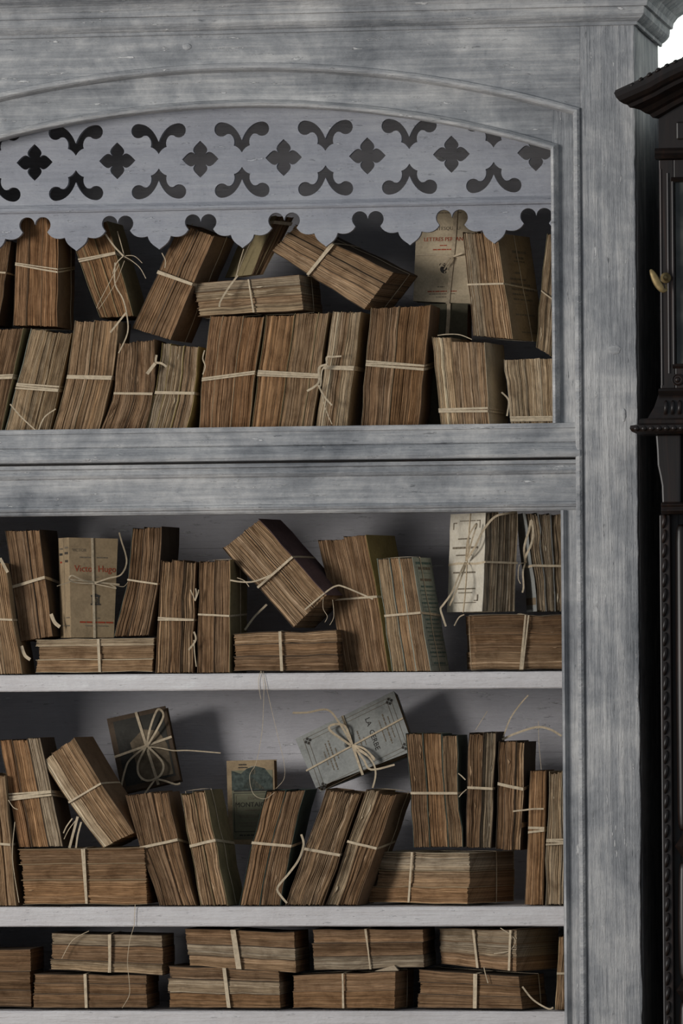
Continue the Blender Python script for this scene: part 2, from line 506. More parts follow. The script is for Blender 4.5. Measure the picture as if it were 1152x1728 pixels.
seams = [0.10, 0.42, 0.75, 1.06, 1.475, 1.835, 2.05, 2.335, Z_CORN + 0.02]
for i in range(len(seams) - 1):
    o = part('back_board', box(SH_X0, SH_X1, CASE_D - 0.0115, CASE_D - 0.001, seams[i] + 0.0001, seams[i + 1] - 0.0001), M_BACK, bev=0.0005)
part('base_rail', box(mx(X_ST), X_ST, 0.004, 0.024, 0.12, 0.30), M_PAINT_X)
part('plinth', box(XL - 0.01, XR + 0.01, -0.012, CASE_D, 0.001, 0.119), M_PAINT_X, bev=0.004)
part('top_board', box(XL + 0.003, XR - 0.003, 0.003, CASE_D - 0.001, Z_CORN + 0.080, Z_CORN + 0.099), M_PAINT_X)

# fretwork valance: a flat board with pierced scrolls and quatrefoils
def curve_board(name, splines, y, th, mat, parent):
    """flat pierced board: first outline is the board, the others are holes"""
    from mathutils.geometry import delaunay_2d_cdt
    P, loops = [], []
    for pts in splines:
        clean = []
        for q in pts:
            if not clean or (abs(q[0] - clean[-1][0]) + abs(q[1] - clean[-1][1])) > 2e-5: clean.append(q)
        if abs(clean[0][0] - clean[-1][0]) + abs(clean[0][1] - clean[-1][1]) < 2e-5: clean.pop()
        ar = sum(clean[i - 1][0] * clean[i][1] - clean[i][0] * clean[i - 1][1] for i in range(len(clean)))
        if ar < 0: clean.reverse()
        k = len(P); P += [Vector((q[0] * 100, q[1] * 100)) for q in clean]
        loops.append(list(range(k, k + len(clean))))
    vo, eo, fo, _, _, fi = delaunay_2d_cdt(P, [], loops, 0, 1e-4)
    keep = [f for f, ids in zip(fo, fi) if list(ids) == [0]]
    cnt = {}
    for f in keep:
        for a, b in zip(f, list(f[1:]) + [f[0]]): cnt[(a, b)] = 1
    n = len(vo)
    V = [(v.x * 0.01, y - th / 2, v.y * 0.01) for v in vo] + [(v.x * 0.01, y + th / 2, v.y * 0.01) for v in vo]
    Fc = [tuple(f) for f in keep] + [tuple(i + n for i in reversed(f)) for f in keep]
    Fc += [(a, b, b + n, a + n) for a, b in cnt if (b, a) not in cnt]
    return link_mesh(name, V, Fc, mat, parent)
def arc(cx, cy, r, a0, a1, n=10):
    return [(cx + r * math.cos(math.radians(a0 + (a1 - a0) * i / n)), cy + r * math.sin(math.radians(a0 + (a1 - a0) * i / n))) for i in range(n + 1)]
def bez(p0, p1, p2, p3, n=8):
    out = []
    for i in range(n + 1):
        t = i / n; s = 1 - t
        out.append((s ** 3 * p0[0] + 3 * s * s * t * p1[0] + 3 * s * t * t * p2[0] + t ** 3 * p3[0], s ** 3 * p0[1] + 3 * s * s * t * p1[1] + 3 * s * t * t * p2[1] + t ** 3 * p3[1]))
    return out
FY = 0.062
PER = 0.1440
ref_tip = at(410, 419, FY)
FXC, FZ0 = ref_tip.x, ref_tip.z          # tip of the central pendant
mm = 0.001
def quatrefoil(cx, cz):
    pts = []
    for k in range(4):
        a = math.radians(90 * k)
        # one petal pointing outwards: ogee tip
        pet = bez((9, -9), (17, -17), (23, -9), (31.5, 0), 7)[0:-1] + bez((31.5, 0), (23, 9), (17, 17), (9, 9), 7)[0:-1]
        for x, y in pet:
            pts.append((cx + mm * (x * math.cos(a) - y * math.sin(a)), cz + mm * (x * math.sin(a) + y * math.cos(a))))
    return pts
def horns(cx, cz, up):
    """pair of ram's-horn scrolls meeting in a point; (0,0) is that point, y away from it"""
    R = bez((0, 0), (4, 7), (9, 11), (14, 12), 4)[:-1] + bez((14, 12), (12, 17), (12.5, 26), (19, 31), 5)[:-1] + bez((19, 31), (21.5, 32.5), (24, 32), (26.2, 31.2), 3)[:-1]
    R += arc(35, 40, 12.3, -135, 100, 14)
    R += bez((32.9, 52.1), (19, 51), (7, 40), (0, 21), 8)[1:]
    Lp = [(-x, y) for x, y in reversed(R[1:-1])]
    s = 1 if up else -1
    return [(cx + mm * x, cz + mm * y * s) for x, y in R + Lp]
NT = 4
outer = []
def low_edge(tx):
    """one period of the pendant edge, from notch centre left of the tip to notch centre right"""
    half = [(0, 0)] + bez((0, 0), (6, 6), (17, 9), (20, 23), 6)[1:] + bez((20, 23), (30, 20), (43, 20), (50.5, 33), 7)[1:]
    half += arc(58.3, 45.5, 13.6, 238, 20, 14)[1:] + [(72, 46)]
    left = [(-x, y) for x, y in reversed(half[1:])]
    return [(tx + mm * x * (PER / 0.144), FZ0 + mm * y) for x, y in left + half]
for k in range(-NT, NT + 1):
    seg = low_edge(FXC + k * PER)
    outer += seg if not outer else seg[1:]
xl, xr = SH_X0 + 0.001, SH_X1 - 0.001
outer = [p for p in outer if xl < p[0] < xr]
top = FZ0 + 0.275
outer = [(xl, outer[0][1])] + outer + [(xr, outer[-1][1]), (xr, top), (xl, top)]
holes = []
for k in range(-NT, NT + 1):
    tx = FXC + k * PER
    if xl + 0.06 < tx < xr - 0.06:
        holes.append(horns(tx + 0.0, FZ0 + 0.1385, False)); holes.append(horns(tx, FZ0 + 0.163, True))
    qx = tx + PER / 2
    if xl + 0.04 < qx < xr - 0.04:
        holes.append(quatrefoil(qx, FZ0 + 0.153))
fret = curve_board('fretwork_valance', [outer] + holes, FY, 0.012, M_FRET, root)
zr = FZ0 + 0.070
prof = [(FY - 0.005, zr + 0.011), (FY - 0.008, zr + 0.008), (FY - 0.013, zr + 0.003), (FY - 0.0145, zr - 0.001), (FY - 0.012, zr - 0.004), (FY - 0.005, zr - 0.005)]
part('valance_ridge', extrude_profile_x(prof, xl, xr, 1), M_FRET)

# ------------------------------------------------------------------ bundles of old books
TONES = {
    'red': (0.270, 0.148, 0.074), 'brown': (0.250, 0.152, 0.084), 'tan': (0.310, 0.200, 0.114), 'olive': (0.330, 0.232, 0.138),
    'pale': (0.410, 0.302, 0.190), 'grey': (0.315, 0.240, 0.160), 'dark': (0.195, 0.116, 0.063), 'rust': (0.285, 0.163, 0.082),
}
COVERS = {'olive': (0.27, 0.215, 0.115), 'tan': (0.36, 0.265, 0.16), 'cream': (0.55, 0.45, 0.31), 'green': (0.10, 0.12, 0.095), 'dkgreen': (0.045, 0.065, 0.055),
          'grey': (0.33, 0.335, 0.315), 'purple': (0.16, 0.105, 0.105), 'dark': (0.10, 0.072, 0.05), 'brown': (0.21, 0.135, 0.08), 'white': (0.66, 0.60, 0.49), 'sage': (0.36, 0.38, 0.31), 'yellow': (0.33, 0.25, 0.10), 'dark_olive': (0.115, 0.105, 0.07)}
SHELF_Z = {'U': Z_U, 'A': Z_A, 'B': Z_B, 'C': Z_C}

class Warp:
    def __init__(s, quad, Yc, yaw=0, d=0.115, lean=0, rest=None, lie=False, bend=0.0, pinch=0.0, tb=0.5):
        ps, la = math.radians(yaw), math.radians(lean)
        s.n = Vector((-math.sin(ps) * math.cos(la), -math.cos(ps) * math.cos(la), math.sin(la)))
        cxp = sum(q[0] for q in quad) / 4; cyp = sum(q[1] for q in quad) / 4
        c = at(cxp, cyp, Yc)
        s.P = [at_plane(q[0], q[1], c, s.n) for q in quad]
        if rest:
            z = SHELF_Z[rest] + (0.0036 if lie else 0.0012)
            s.P[2].z = z; s.P[3].z = z
        s.wave = 0.0; s.sd = (quad[0][0] * 0.37 + quad[2][1] * 0.11) % 50
        s.D = -s.n; s.d = d; s.lie = lie; s.bend = bend * 0.001; s.pinch = pinch; s.tb = tb
        TL, TR, BR, BL = s.P
        s.w_u = ((TR - TL).length + (BR - BL).length) / 2
        s.w_v = ((BL - TL).length + (BR - TR).length) / 2
        s.A = s.w_v if lie else s.w_u          # across the leaves
        s.B = s.w_u if lie else s.w_v          # along the book
        if lie: s.adir = ((BL - TL) + (BR - TR)).normalized()
        else: s.adir = ((TR - TL) + (BR - BL)).normalized()
        if lie: s.bdir = ((TR - TL) + (BR - BL)).normalized()
        else: s.bdir = ((BL - TL) + (BR - TR)).normalized()
    def __call__(s, a, b, wm):
        if s.pinch:
            a = 0.5 + (a - 0.5) * (1 - s.pinch * math.exp(-((b - s.tb) / 0.22) ** 2))
        if s.wave:
            i_ = 0.0016 / s.A
            a = i_ + a * (1 - i_) if s.lie else i_ + a * (1 - 2 * i_)
        u, v = (b, a) if s.lie else (a, b)
        TL, TR, BR, BL = s.P
        p = (TL * (1 - u) + TR * u) * (1 - v) + (BL * (1 - u) + BR * u) * v
        if s.bend:
            bb = b / s.tb if b < s.tb else (1 - b) / (1 - s.tb)
            bb = max(0, bb); bb = bb * (1.55 - 0.55 * bb)
            p = p + s.adir * s.bend * bb
        k = s.wave * min(1.0, 4 * min(b, 1 - b) + 0.25) if 0 < b < 1 else s.wave * 0.25
        p = p + s.adir * (k * noise.noise(Vector((a * 2.5 + s.sd, b * 5.0, s.sd * 0.7)))) + s.D * (0.0012 * noise.noise(Vector((a * 4.0, b * 3.0, s.sd))) * (1 if 0 < wm < 0.02 else 0))
        return p + s.D * wm
    def low(s):
        pts = [s(a, b, w) for a in (0, 1) for b in (0, 1) for w in (0, s.d)]
        z = min(p.z for p in pts)
        c = sum(pts, Vector((0, 0, 0))) / 8
        return Vector((c.x, c.y, z))

def wbox(w, a0, a1, b0, b1, w0, w1, nb=6):
    V, Fc = [], []
    for i in range(nb + 1):
        b = b0 + (b1 - b0) * i / nb
        V += [w(a0, b, w0), w(a1, b, w0), w(a1, b, w1), w(a0, b, w1)]
    for i in range(nb):
        for j in range(4):
            p = i * 4 + j; q = i * 4 + (j + 1) % 4
            Fc.append((p, q, q + 4, p + 4))
    Fc.append((0, 1, 2, 3)); Fc.append((nb * 4, nb * 4 + 1, nb * 4 + 2, nb * 4 + 3))
    return V, Fc

def jit(c, r, k):
    g = 1 + r.uniform(-k, k)
    h = r.uniform(-0.03, 0.03)
    return (c[0] * g * (1 - h * 0.3), c[1] * g * (1 + h * 0.5), c[2] * g * (1 + h * 1.6))

def page_block(w, a0, a1, base, r, ragged=1.0, end0=0.0, end1=0.0, front=0.0):
    """many thin leaves/gatherings, each with its own edge, as one mesh"""
    V, Fc, C, U = [], [], [], []
    nb = 9
    am = a0 * w.A
    end = a1 * w.A
    sig = 0; sigw = 0; sigc = base; sige = 0
    uo = r.uniform(0, 3)
    while am < end - 1e-5:
        if sig <= 0:
            sig = r.randint(3, 11); sigw = r.uniform(0, 0.0016) * ragged; sigc = jit(base, r, 0.16); sige = r.uniform(0, 0.010) * ragged
        sig -= 1
        t = r.uniform(0.0005, 0.0014)
        if r.random() < 0.05: t = r.uniform(0.0020, 0.003)
        a_n = min(end, am + t)
        if end - a_n < 0.0006: a_n = end
        A0, A1 = am / w.A, a_n / w.A
        wf = front + sigw + r.uniform(0, 0.0010) * ragged
        col = jit(sigc, r, 0.24)
        q = r.random()
        if q < 0.05: wf += r.uniform(0.0012, 0.003); col = tuple(x * 0.72 for x in col)
        elif q < 0.16: col = tuple(min(0.7, x * y) for x, y in zip(col, (1.42, 1.50, 1.60))); wf -= 0.0004; t *= 0.7
        e0 = end0 + sige * r.uniform(0.4, 1) + r.uniform(0, 0.005) * ragged
        e1 = 1 - end1 - r.uniform(0, 0.006) * ragged
        if r.random() < 0.05 * ragged: e0 += r.uniform(0.005, 0.02)
        k = len(V)
        wob = 0
        for i in range(nb + 1):
            b = e0 + (e1 - e0) * i / nb
            wob = 0.6 * wob + r.uniform(-0.00035, 0.00035) * ragged
            edge = 0.0012 * ragged * r.random() if i in (0, nb) else 0
            f0 = max(0, wf + wob + edge)
            V += [w(A0, b, f0), w(A1, b, f0), w(A1, b, w.d - 0.001), w(A0, b, w.d - 0.001)]
            U += [(am + uo, b * w.B + uo), (a_n + uo, b * w.B + uo), (a_n + uo + w.d, b * w.B + uo), (am + uo - w.d, b * w.B + uo)]
            C += [col] * 4
        for i in range(nb):
            p = k + i * 4
            Fc += [(p, p + 1, p + 5, p + 4), (p + 1, p + 2, p + 6, p + 5), (p + 3, p, p + 4, p + 7)]
        Fc += [(k, k + 1, k + 2, k + 3), (k + nb * 4, k + nb * 4 + 1, k + nb * 4 + 2, k + nb * 4 + 3)]
        if ragged > 1.25 and r.random() < 0.045 * ragged:      # torn sliver of a leaf standing proud
            b0 = r.uniform(0.05, 0.85); L = r.uniform(0.03, 0.13); b1 = min(0.97, b0 + L)
            aw = r.uniform(0.0008, 0.0028) / w.A
            pc = tuple(min(0.62, x * y) for x, y in zip(base, (1.5, 1.65, 1.8)))
            k = len(V); fz_ = max(0.0, wf - 0.0002) - 0.0005
            sk = r.uniform(-0.6, 0.6) * aw
            a_s = min(A0, a1 - aw * 1.5)
            for (aa, bb, ww) in ((a_s + sk, b0, fz_), (a_s + aw * 0.7 + sk, b0 + 0.01, fz_), (a_s + aw, (b0 + b1) / 2, fz_ - 0.0007), (a_s + aw * 0.4, b1, fz_), (a_s, (b0 + b1) / 2, fz_)):
                V.append(w(aa, bb, ww)); U.append((aa * w.A + uo, bb * w.B + uo)); C.append(pc)
            for j in range(5):
                V.append(V[k + j] + w.D * 0.002); U.append(U[k + j]); C.append(pc)
            Fc.append(tuple(range(k, k + 5)))
            for j in range(5): Fc.append((k + j, k + (j + 1) % 5, k + 5 + (j + 1) % 5, k + 5 + j))
        am = a_n
    return V, Fc, C, U

def ribbon(pts, wdirs, ndirs, width, th=0.0006, closed=False):
    V, Fc = [], []
    n = len(pts)
    for p, wd, nn in zip(pts, wdirs, ndirs):
        V += [p - wd * width / 2 - nn * th / 2, p + wd * width / 2 - nn * th / 2, p + wd * width / 2 + nn * th / 2, p - wd * width / 2 + nn * th / 2]
    m = n if closed else n - 1
    for i in range(m):
        for j in range(4):
            a = i * 4 + j; b = i * 4 + (j + 1) % 4
            a2 = ((i + 1) % n) * 4 + j; b2 = ((i + 1) % n) * 4 + (j + 1) % 4
            Fc.append((a, b, b2, a2))
    if not closed:
        Fc.append((0, 1, 2, 3)); Fc.append(tuple((n - 1) * 4 + j for j in range(4)))
    return V, Fc

def tie_ring(w, tb, slope, width, strands, r):
    """raffia wound round the bundle across the leaves at tb"""
    parts = []
    for s in range(strands):
        o = (s - (strands - 1) / 2) * width * 0.85 / w.B + r.uniform(-1, 1) * 0.0015 / w.B
        sl = slope + r.uniform(-0.012, 0.012) * (0 if strands == 1 else 1)
        e = 0.0012 + 0.0005 * s
        ea = e / w.A
        loop = []
        for i in range(9):
            a = i / 8
            sag = 0.0
            loop.append((a, tb + o + sl * (a - 0.5), -e, -1))
        for i in range(1, 4): loop.append((1 + ea, tb + o + sl * 0.5 * (1 - i / 2), w.d * i / 4 if i else 0, 2))
        for i in range(4): loop.append((1 - i / 3, tb + o - sl * (0.5 - i / 3) * 1, w.d + e, 1))
        for i in range(1, 4): loop.append((-ea, tb + o - sl * 0.5 * (i / 2 - 1) * -1, w.d * (1 - i / 4), -2))
        P = [w(a, b, wm) for a, b, wm, _ in loop]
        N = []
        for a, b, wm, k in loop:
            N.append({-1: -w.D, 2: w.adir, 1: w.D, -2: -w.adir}[k])
        parts.append(ribbon(P, [w.bdir] * len(P), N, width * r.uniform(0.8, 1.15), 0.0007, True))
    return join(*parts)

def long_ring(w, wf, slope, width):
    """raffia wound lengthwise over both outer covers and both ends, at depth fraction wf"""
    e = 0.0012; eb = 0.0009 / w.B; ea = e / w.A
    loop = []
    for i in range(7): loop.append((1 + ea, i / 6, w.d * (wf + slope * (i / 6 - 0.5)), 0))
    for i in (1, 2): loop.append((1 - i / 3, 1 + eb * 0.5, w.d * (wf + slope * 0.5), 1))
    for i in range(7): loop.append((-ea, 1 - i / 6, w.d * (wf - slope * (i / 6 - 0.5)), 2))
    for i in (1, 2): loop.append((i / 3, -eb, w.d * (wf - slope * 0.5), 3))
    P = [w(q[0], q[1], q[2]) for q in loop]
    N = [(w.adir, w.bdir, -w.adir, -w.bdir)[q[3]] for q in loop]
    return ribbon(P, [w.D] * len(P), N, width, 0.0007, True)

def smooth_pts(pts, n=5):
    out = []
    P = [Vector(p) for p in pts]
    for i in range(len(P) - 1):
        p0 = P[max(0, i - 1)]; p1 = P[i]; p2 = P[i + 1]; p3 = P[min(len(P) - 1, i + 2)]
        for k in range(n):
            t = k / n
            out.append(0.5 * ((2 * p1) + (p2 - p0) * t + (2 * p0 - 5 * p1 + 4 * p2 - p3) * t * t + (3 * p1 - p0 - 3 * p2 + p3) * t ** 3))
    out.append(P[-1])
    return out
def loose(parent, strands, name='raffia_end'):
    """loose raffia: list of (pixel polyline with depth, width), each strand an object"""
    for pts, width in strands:
        P = smooth_pts([at(p[0], p[1], p[2]) for p in pts], 5)
        N = []; Wd = []
        for i in range(len(P)):
            t = (P[min(i + 1, len(P) - 1)] - P[max(0, i - 1)]).normalized()
            view = Vector((0.2, -1, 0.25 * math.sin(i * 0.5))).normalized()
            wd = t.cross(view)
            wd = wd.normalized() if wd.length > 1e-5 else Vector((1, 0, 0))
            Wd.append(wd); N.append(wd.cross(t).normalized())
        v, f = ribbon(P, Wd, N, width, min(0.0007, width * 0.7))
        link_mesh(name, v, f, M_RAFFIA, parent)

BUNDLES = {}
def bundle(key, label, quad, Y=0.10, yaw=0, d=0.115, tone='brown', books=2, tie=0.5, slope=0.0, tw=0.0032, strands=2, rest=None, lie=False, bend=0, pinch=0.0,
           cover='tan', cover_r=None, cover_l=None, ragged=1.0, lengthwise=None, tones=None, group=None, offs=None, ties=None, seed=None):
    r = random.Random(seed if seed is not None else sum(ord(c) * (i + 3) for i, c in enumerate(key)))
    w = Warp(quad, Y, yaw, d, 0, rest, lie, bend, pinch, tie if tie else 0.5)
    w.wave = 0.0022 * min(1.6, ragged)
    e = empty('book_bundle', w.low(), label, 'book bundle', group)
    cuts = books if isinstance(books, (list, tuple)) else None
    if cuts is None:
        x = [1 + r.uniform(-0.3, 0.3) for _ in range(books)]
        t = sum(x); acc = 0; cuts = []
        for q in x[:-1]:
            acc += q / t; cuts.append(acc)
    cuts = [0.0] + list(cuts) + [1.0]
    nbk = len(cuts) - 1
    for i in range(nbk):
        tn = TONES[(tones[i] if tones else tone)]
        base = jit(tn, r, 0.12)
        a0, a1 = cuts[i], cuts[i + 1]
        e0 = r.uniform(0, 0.022) if nbk > 1 else 0.0
        e1 = 0.0 if (rest and not lie) else r.uniform(0, 0.010)
        fr = r.uniform(0, 0.004) if nbk > 1 else 0.0
        if offs: e0, fr = offs[i][0], offs[i][1]
        ct = 0.0007 / w.A
        V, Fc, C, U = page_block(w, a0 + ct, a1 - ct, base, r, ragged, e0, e1, fr)
        bk = link_mesh('book', V, Fc, M_PAGE, e, C, U)
        cl = COVERS[cover]; cr = COVERS[cover]
        if i == 0 and cover_l: cl = COVERS[cover_l]
        if i == nbk - 1 and cover_r: cr = COVERS[cover_r]
        cb0, cb1 = e0 - 0.002 if e0 > 0.004 else e0, 1 - e1
        ft = fr + 0.0004
        parts = [wbox(w, a0, a0 + ct, cb0, cb1, ft, d - 0.0005), wbox(w, a0, a1, cb0, cb1, d - 0.0009, d)]
        v, f = join(*parts)
        if cl == cr:
            v, f = join((v, f), wbox(w, a1 - ct, a1, cb0, cb1, ft, d - 0.0005))
            link_mesh('cover', v, f, cover_mat(cl), bk)
        else:
            link_mesh('cover', v, f, cover_mat(cl), bk)
            v, f = wbox(w, a1 - ct, a1, cb0, cb1, ft, d - 0.0005)
            link_mesh('cover', v, f, cover_mat(cr), bk)
    tl = ties if ties is not None else ([(tie, slope)] if tie else [])
    for tb, sl in tl:
        v, f = tie_ring(w, tb, sl, tw, strands, r)
        link_mesh('raffia_tie', v, f, M_RAFFIA, e)
    if lengthwise is not None:
        v, f = long_ring(w, lengthwise, 0.10, 0.0024)
        link_mesh('raffia_tie', v, f, M_RAFFIA, e)
    BUNDLES[key] = (e, w)
    return e

_font_cache = {}
def text_verts(s, size):
    cu = bpy.data.curves.new('t', 'FONT'); cu.body = s; cu.size = size; cu.align_x = 'CENTER'; cu.align_y = 'CENTER'; cu.resolution_u = 2
    o = bpy.data.objects.new('t', cu); COL.objects.link(o)
    dg = bpy.context.evaluated_depsgraph_get(); dg.update()
    me = bpy.data.meshes.new_from_object(o.evaluated_get(dg))
    V = [tuple(v.co) for v in me.vertices]; Fc = [tuple(p.vertices) for p in me.polygons]
    bpy.data.objects.remove(o); bpy.data.curves.remove(cu); bpy.data.meshes.remove(me)
    return V, Fc

class Face:
    """printed face: metres from the top-left corner of the face as one reads it"""
    def __init__(s, TL, TR, BL, n):
        s.o = TL; s.ex = (TR - TL).normalized(); s.ey = (BL - TL).normalized(); s.n = n.normalized()
        s.w = (TR - TL).length; s.h = (BL - TL).length
    def p(s, x, y): return s.o + s.ex * x + s.ey * y + s.n * 0.0006
def printed(parent, face, items, name='print'):
    """items: ('t', text, cx, cy, size, stretch, mat) / ('l', cx, cy, width, height, mat) broken word line / ('r', x0,y0,x1,y1, t, mat) rectangle outline / ('b', x0,y0,x1,y1,mat) block"""
    by = {}
    r = random.Random(len(items) * 13 + 5)
    W_, H_ = face.w, face.h
    for it in items:
        if it[0] == 't':
            _, s, cx, cy, size, st, m = it
            V, Fc = text_verts(s, size)
            V = [face.p(cx * W_ + v[0] * st, cy * H_ - v[1]) for v in V]
            by.setdefault(m, []).append((V, Fc))
        elif it[0] == 'l':
            _, cx, cy, wd, ht, m = it
            x = cx * W_ - wd / 2; end = cx * W_ + wd / 2
            while x < end - 0.0008:
                L = min(end - x, r.uniform(0.6, 3.0) * ht * 1.6)
                y = cy * H_
                by.setdefault(m, []).append(([face.p(x, y - ht / 2), face.p(x + L, y - ht / 2), face.p(x + L, y + ht / 2), face.p(x, y + ht / 2)], [(0, 1, 2, 3)]))
                x += L + ht * 0.6
        elif it[0] == 'r':
            _, x0, y0, x1, y1, t, m = it
            x0 *= W_; x1 *= W_; y0 *= H_; y1 *= H_
            for q in ((x0, y0, x1, y0 + t), (x0, y1 - t, x1, y1), (x0, y0, x0 + t, y1), (x1 - t, y0, x1, y1)):
                by.setdefault(m, []).append(([face.p(q[0], q[1]), face.p(q[2], q[1]), face.p(q[2], q[3]), face.p(q[0], q[3])], [(0, 1, 2, 3)]))
        elif it[0] == 'b':
            _, x0, y0, x1, y1, m = it
            x0 *= W_; x1 *= W_; y0 *= H_; y1 *= H_
            by.setdefault(m, []).append(([face.p(x0, y0), face.p(x1, y0), face.p(x1, y1), face.p(x0, y1)], [(0, 1, 2, 3)]))
        elif it[0] == 'p':
            _, pts, m = it
            by.setdefault(m, []).append(([face.p(x * W_, y * H_) for x, y in pts], [tuple(range(len(pts)))]))
    for m, parts in by.items():
        v, f = join(*parts)
        link_mesh(name, v, f, m, parent)

def right_cover_face(w):
    """outer cover on the right of a standing bundle, read from the front (spine at the back)"""
    return Face(w(1, 0, 0), w(1, 0, w.d), w(1, 1, 0), w.adir)
def left_cover_face(w):
    return Face(w(0, 0, w.d), w(0, 0, 0), w(0, 1, w.d), -w.adir)

def cover_book(key, label, quad, Y, yaw=0, lean=0, t=0.03, cover='cream', tone='tan', spine='L', rest=None, inset=0.0015, group=None, name='old_book'):
    """a closed book seen on its front board; leaves stacked behind it"""
    r = random.Random(sum(ord(c) for c in key) * 3)
    w = Warp(quad, Y, yaw, t, lean, rest)
    e = empty(name, w.low(), label, 'book', group)
    ia, ib = inset / w.A, inset / w.B
    la = 0 if spine == 'L' else ia; ra = 0 if spine == 'R' else ia
    V, Fc, C, U = [], [], [], []
    z = 0.0011
    base = TONES[tone]
    while z < t - 0.0012:
        z2 = min(t - 0.0011, z + r.uniform(0.0012, 0.0028))
        ja, jb = r.uniform(0, 0.0008) / w.A, r.uniform(0, 0.001) / w.B
        k = len(V)
        a0, a1, b0, b1 = la + ja, 1 - ra - ja, ib + jb, 1 - ib - jb
        for zz in (z, z2):
            V += [w(a0, b0, zz), w(a1, b0, zz), w(a1, b1, zz), w(a0, b1, zz)]
            U += [(zz, 0.0), (zz, 0.12), (zz, 0.3), (zz, 0.42)]
        C += [jit(base, r, 0.22)] * 8
        Fc += [(k, k + 1, k + 5, k + 4), (k + 1, k + 2, k + 6, k + 5), (k + 2, k + 3, k + 7, k + 6), (k + 3, k, k + 4, k + 7), (k, k + 1, k + 2, k + 3), (k + 4, k + 5, k + 6, k + 7)]
        z = z2
    link_mesh('page_block', V, Fc, M_PAGE, e, C, U)
    parts = [wbox(w, 0, 1, 0, 1, 0, 0.001, 5), wbox(w, 0, 1, 0, 1, t - 0.001, t, 5)]
    s = 0.001 / w.A
    if spine == 'L': parts.append(wbox(w, 0, s, 0, 1, 0.001, t - 0.001, 5))
    elif spine == 'R': parts.append(wbox(w, 1 - s, 1, 0, 1, 0.001, t - 0.001, 5))
    v, f = join(*parts)
    c = link_mesh('cover', v, f, cover_mat(COVERS[cover]), e)
    BUNDLES[key] = (e, w)
    face = Face(w(0, 0, 0), w(1, 0, 0), w(0, 1, 0), w.n)
    return e, w, c, face
#@@BOOKS@@
GU = 'tied bundles on the floor of the arched compartment'
GV = 'tied bundles lying on the others under the fretwork'
GA = 'tied bundles on the first shelf below the rail'
GB = 'tied bundles on the second shelf below the rail'
GC = 'tied bundles stacked on the lowest shelf in view'

# ---- arched compartment, row standing on its floor
bundle('U1', 'dark brown bundle leaning right at the start of the arched compartment row', [(-50, 556), (41, 552), (3, 727), (-85, 727)], 0.062, tone='dark', books=2, tie=0.48, strands=4, tw=0.0028, rest='U', group=GU, cover='olive')
bundle('U2', 'olive-tan bundle with a grey-green left cover leaning right among the arched compartment row', [(51, 553), (122, 559), (85, 726), (6, 726)], 0.064, yaw=0, tone='olive', books=[0.36, 0.7], tie=0.57, slope=0.03, strands=3, rest='U', group=GU, cover='tan', cover_l='sage')
bundle('U3', 'tall brown bundle bent at its tie, standing beside the short rough pair', [(125, 538), (201, 541), (168, 725), (87, 726)], 0.062, yaw=0, tone='tan', books=[0.45], tie=0.52, strands=2, rest='U', bend=6, group=GU)
bundle('U4', 'short dark bundle with ragged pages sagging left under its tie', [(200, 576), (261, 570), (246, 723), (168, 725)], 0.064, tone='brown', books=[0.5], tie=0.61, strands=2, tw=0.0026, slope=0.03, rest='U', bend=9, ragged=1.6, group=GU, cover='brown')
bundle('U5', 'short bundle with grey and yellow-tan volumes and an olive outer cover', [(271, 578), (336, 583), (316, 722), (242, 723)], 0.064, yaw=2, tone='olive', tones=['grey', 'olive', 'tan'], books=[0.25, 0.62], tie=0.58, strands=2, rest='U', bend=5, ragged=1.3, group=GU, cover='yellow', cover_r='yellow')
bundle('U6', 'reddish brown bundle of dark-edged volumes with a pale scuff near its top', [(353, 533), (447, 532), (422, 720), (334, 721)], 0.062, tone='red', books=[0.24, 0.62], tie=0.535, slope=-0.05, strands=2, rest='U', bend=-3, group=GU)
bundle('U7', 'wide bundle of tan volumes ending in an olive paper cover, wound with many strands', [(447, 529), (556, 525), (527, 717), (422, 720)], 0.062, tone='tan', tones=['rust', 'tan', 'tan'], books=[0.46, 0.84], tie=0.54, slope=0.04, strands=4, tw=0.0026, rest='U', group=GU, cover='olive', cover_r='tan')
bundle('U8', 'narrow pale striped bundle with a frayed raffia knot and tan side cover', [(560, 523), (610, 525), (586, 716), (531, 717)], 0.062, yaw=2, tone='pale', tones=['pale', 'tan', 'pale'], books=[0.3, 0.62], tie=0.5, strands=2, tw=0.004, rest='U', group=GU, cover='tan', cover_r='tan')
bundle('U9', 'wide rust-brown bundle of two thick volumes bound with a broad multi-strand tie', [(624, 518), (728, 512), (707, 713), (607, 715)], 0.06, tone='red', tones=['brown', 'rust'], books=[0.47], tie=0.50, slope=0.05, strands=4, tw=0.0026, rest='U', ragged=1.2, group=GU, cover='tan', cover_r='brown')
bundle('U10', 'pale two-volume bundle tied near its foot, tan cover turned to the side', [(726, 568), (818, 572), (827, 711), (742, 712)], 0.06, yaw=9, tone='tan', tones=['pale', 'tan'], books=[0.36], tie=0.83, strands=3, rest='U', group=GU, cover='tan', cover_r='cream', offs=[(0.0, 0.002), (0.04, 0.0)])
bundle('U11', 'cream-edged bundle tied at its very foot in the corner of the arched compartment', [(848, 606), (966, 600), (968, 711), (860, 711)], 0.064, tone='pale', books=[0.52, 0.72], tie=0.93, strands=4, tw=0.0026, rest='U', group=GU, cover='cream')
e, w, c, face = cover_book('U12', 'dark olive board-covered book standing behind the row under the parchment book', [(716, 513), (789, 512), (785, 712), (712, 713)], 0.190, t=0.055, cover='dark_olive', tone='dark', rest='U', group=GU)
loose(e, [([(757, 512, 0.187), (756, 540, 0.187), (754, 566, 0.187)], 0.006)], 'raffia_tie')

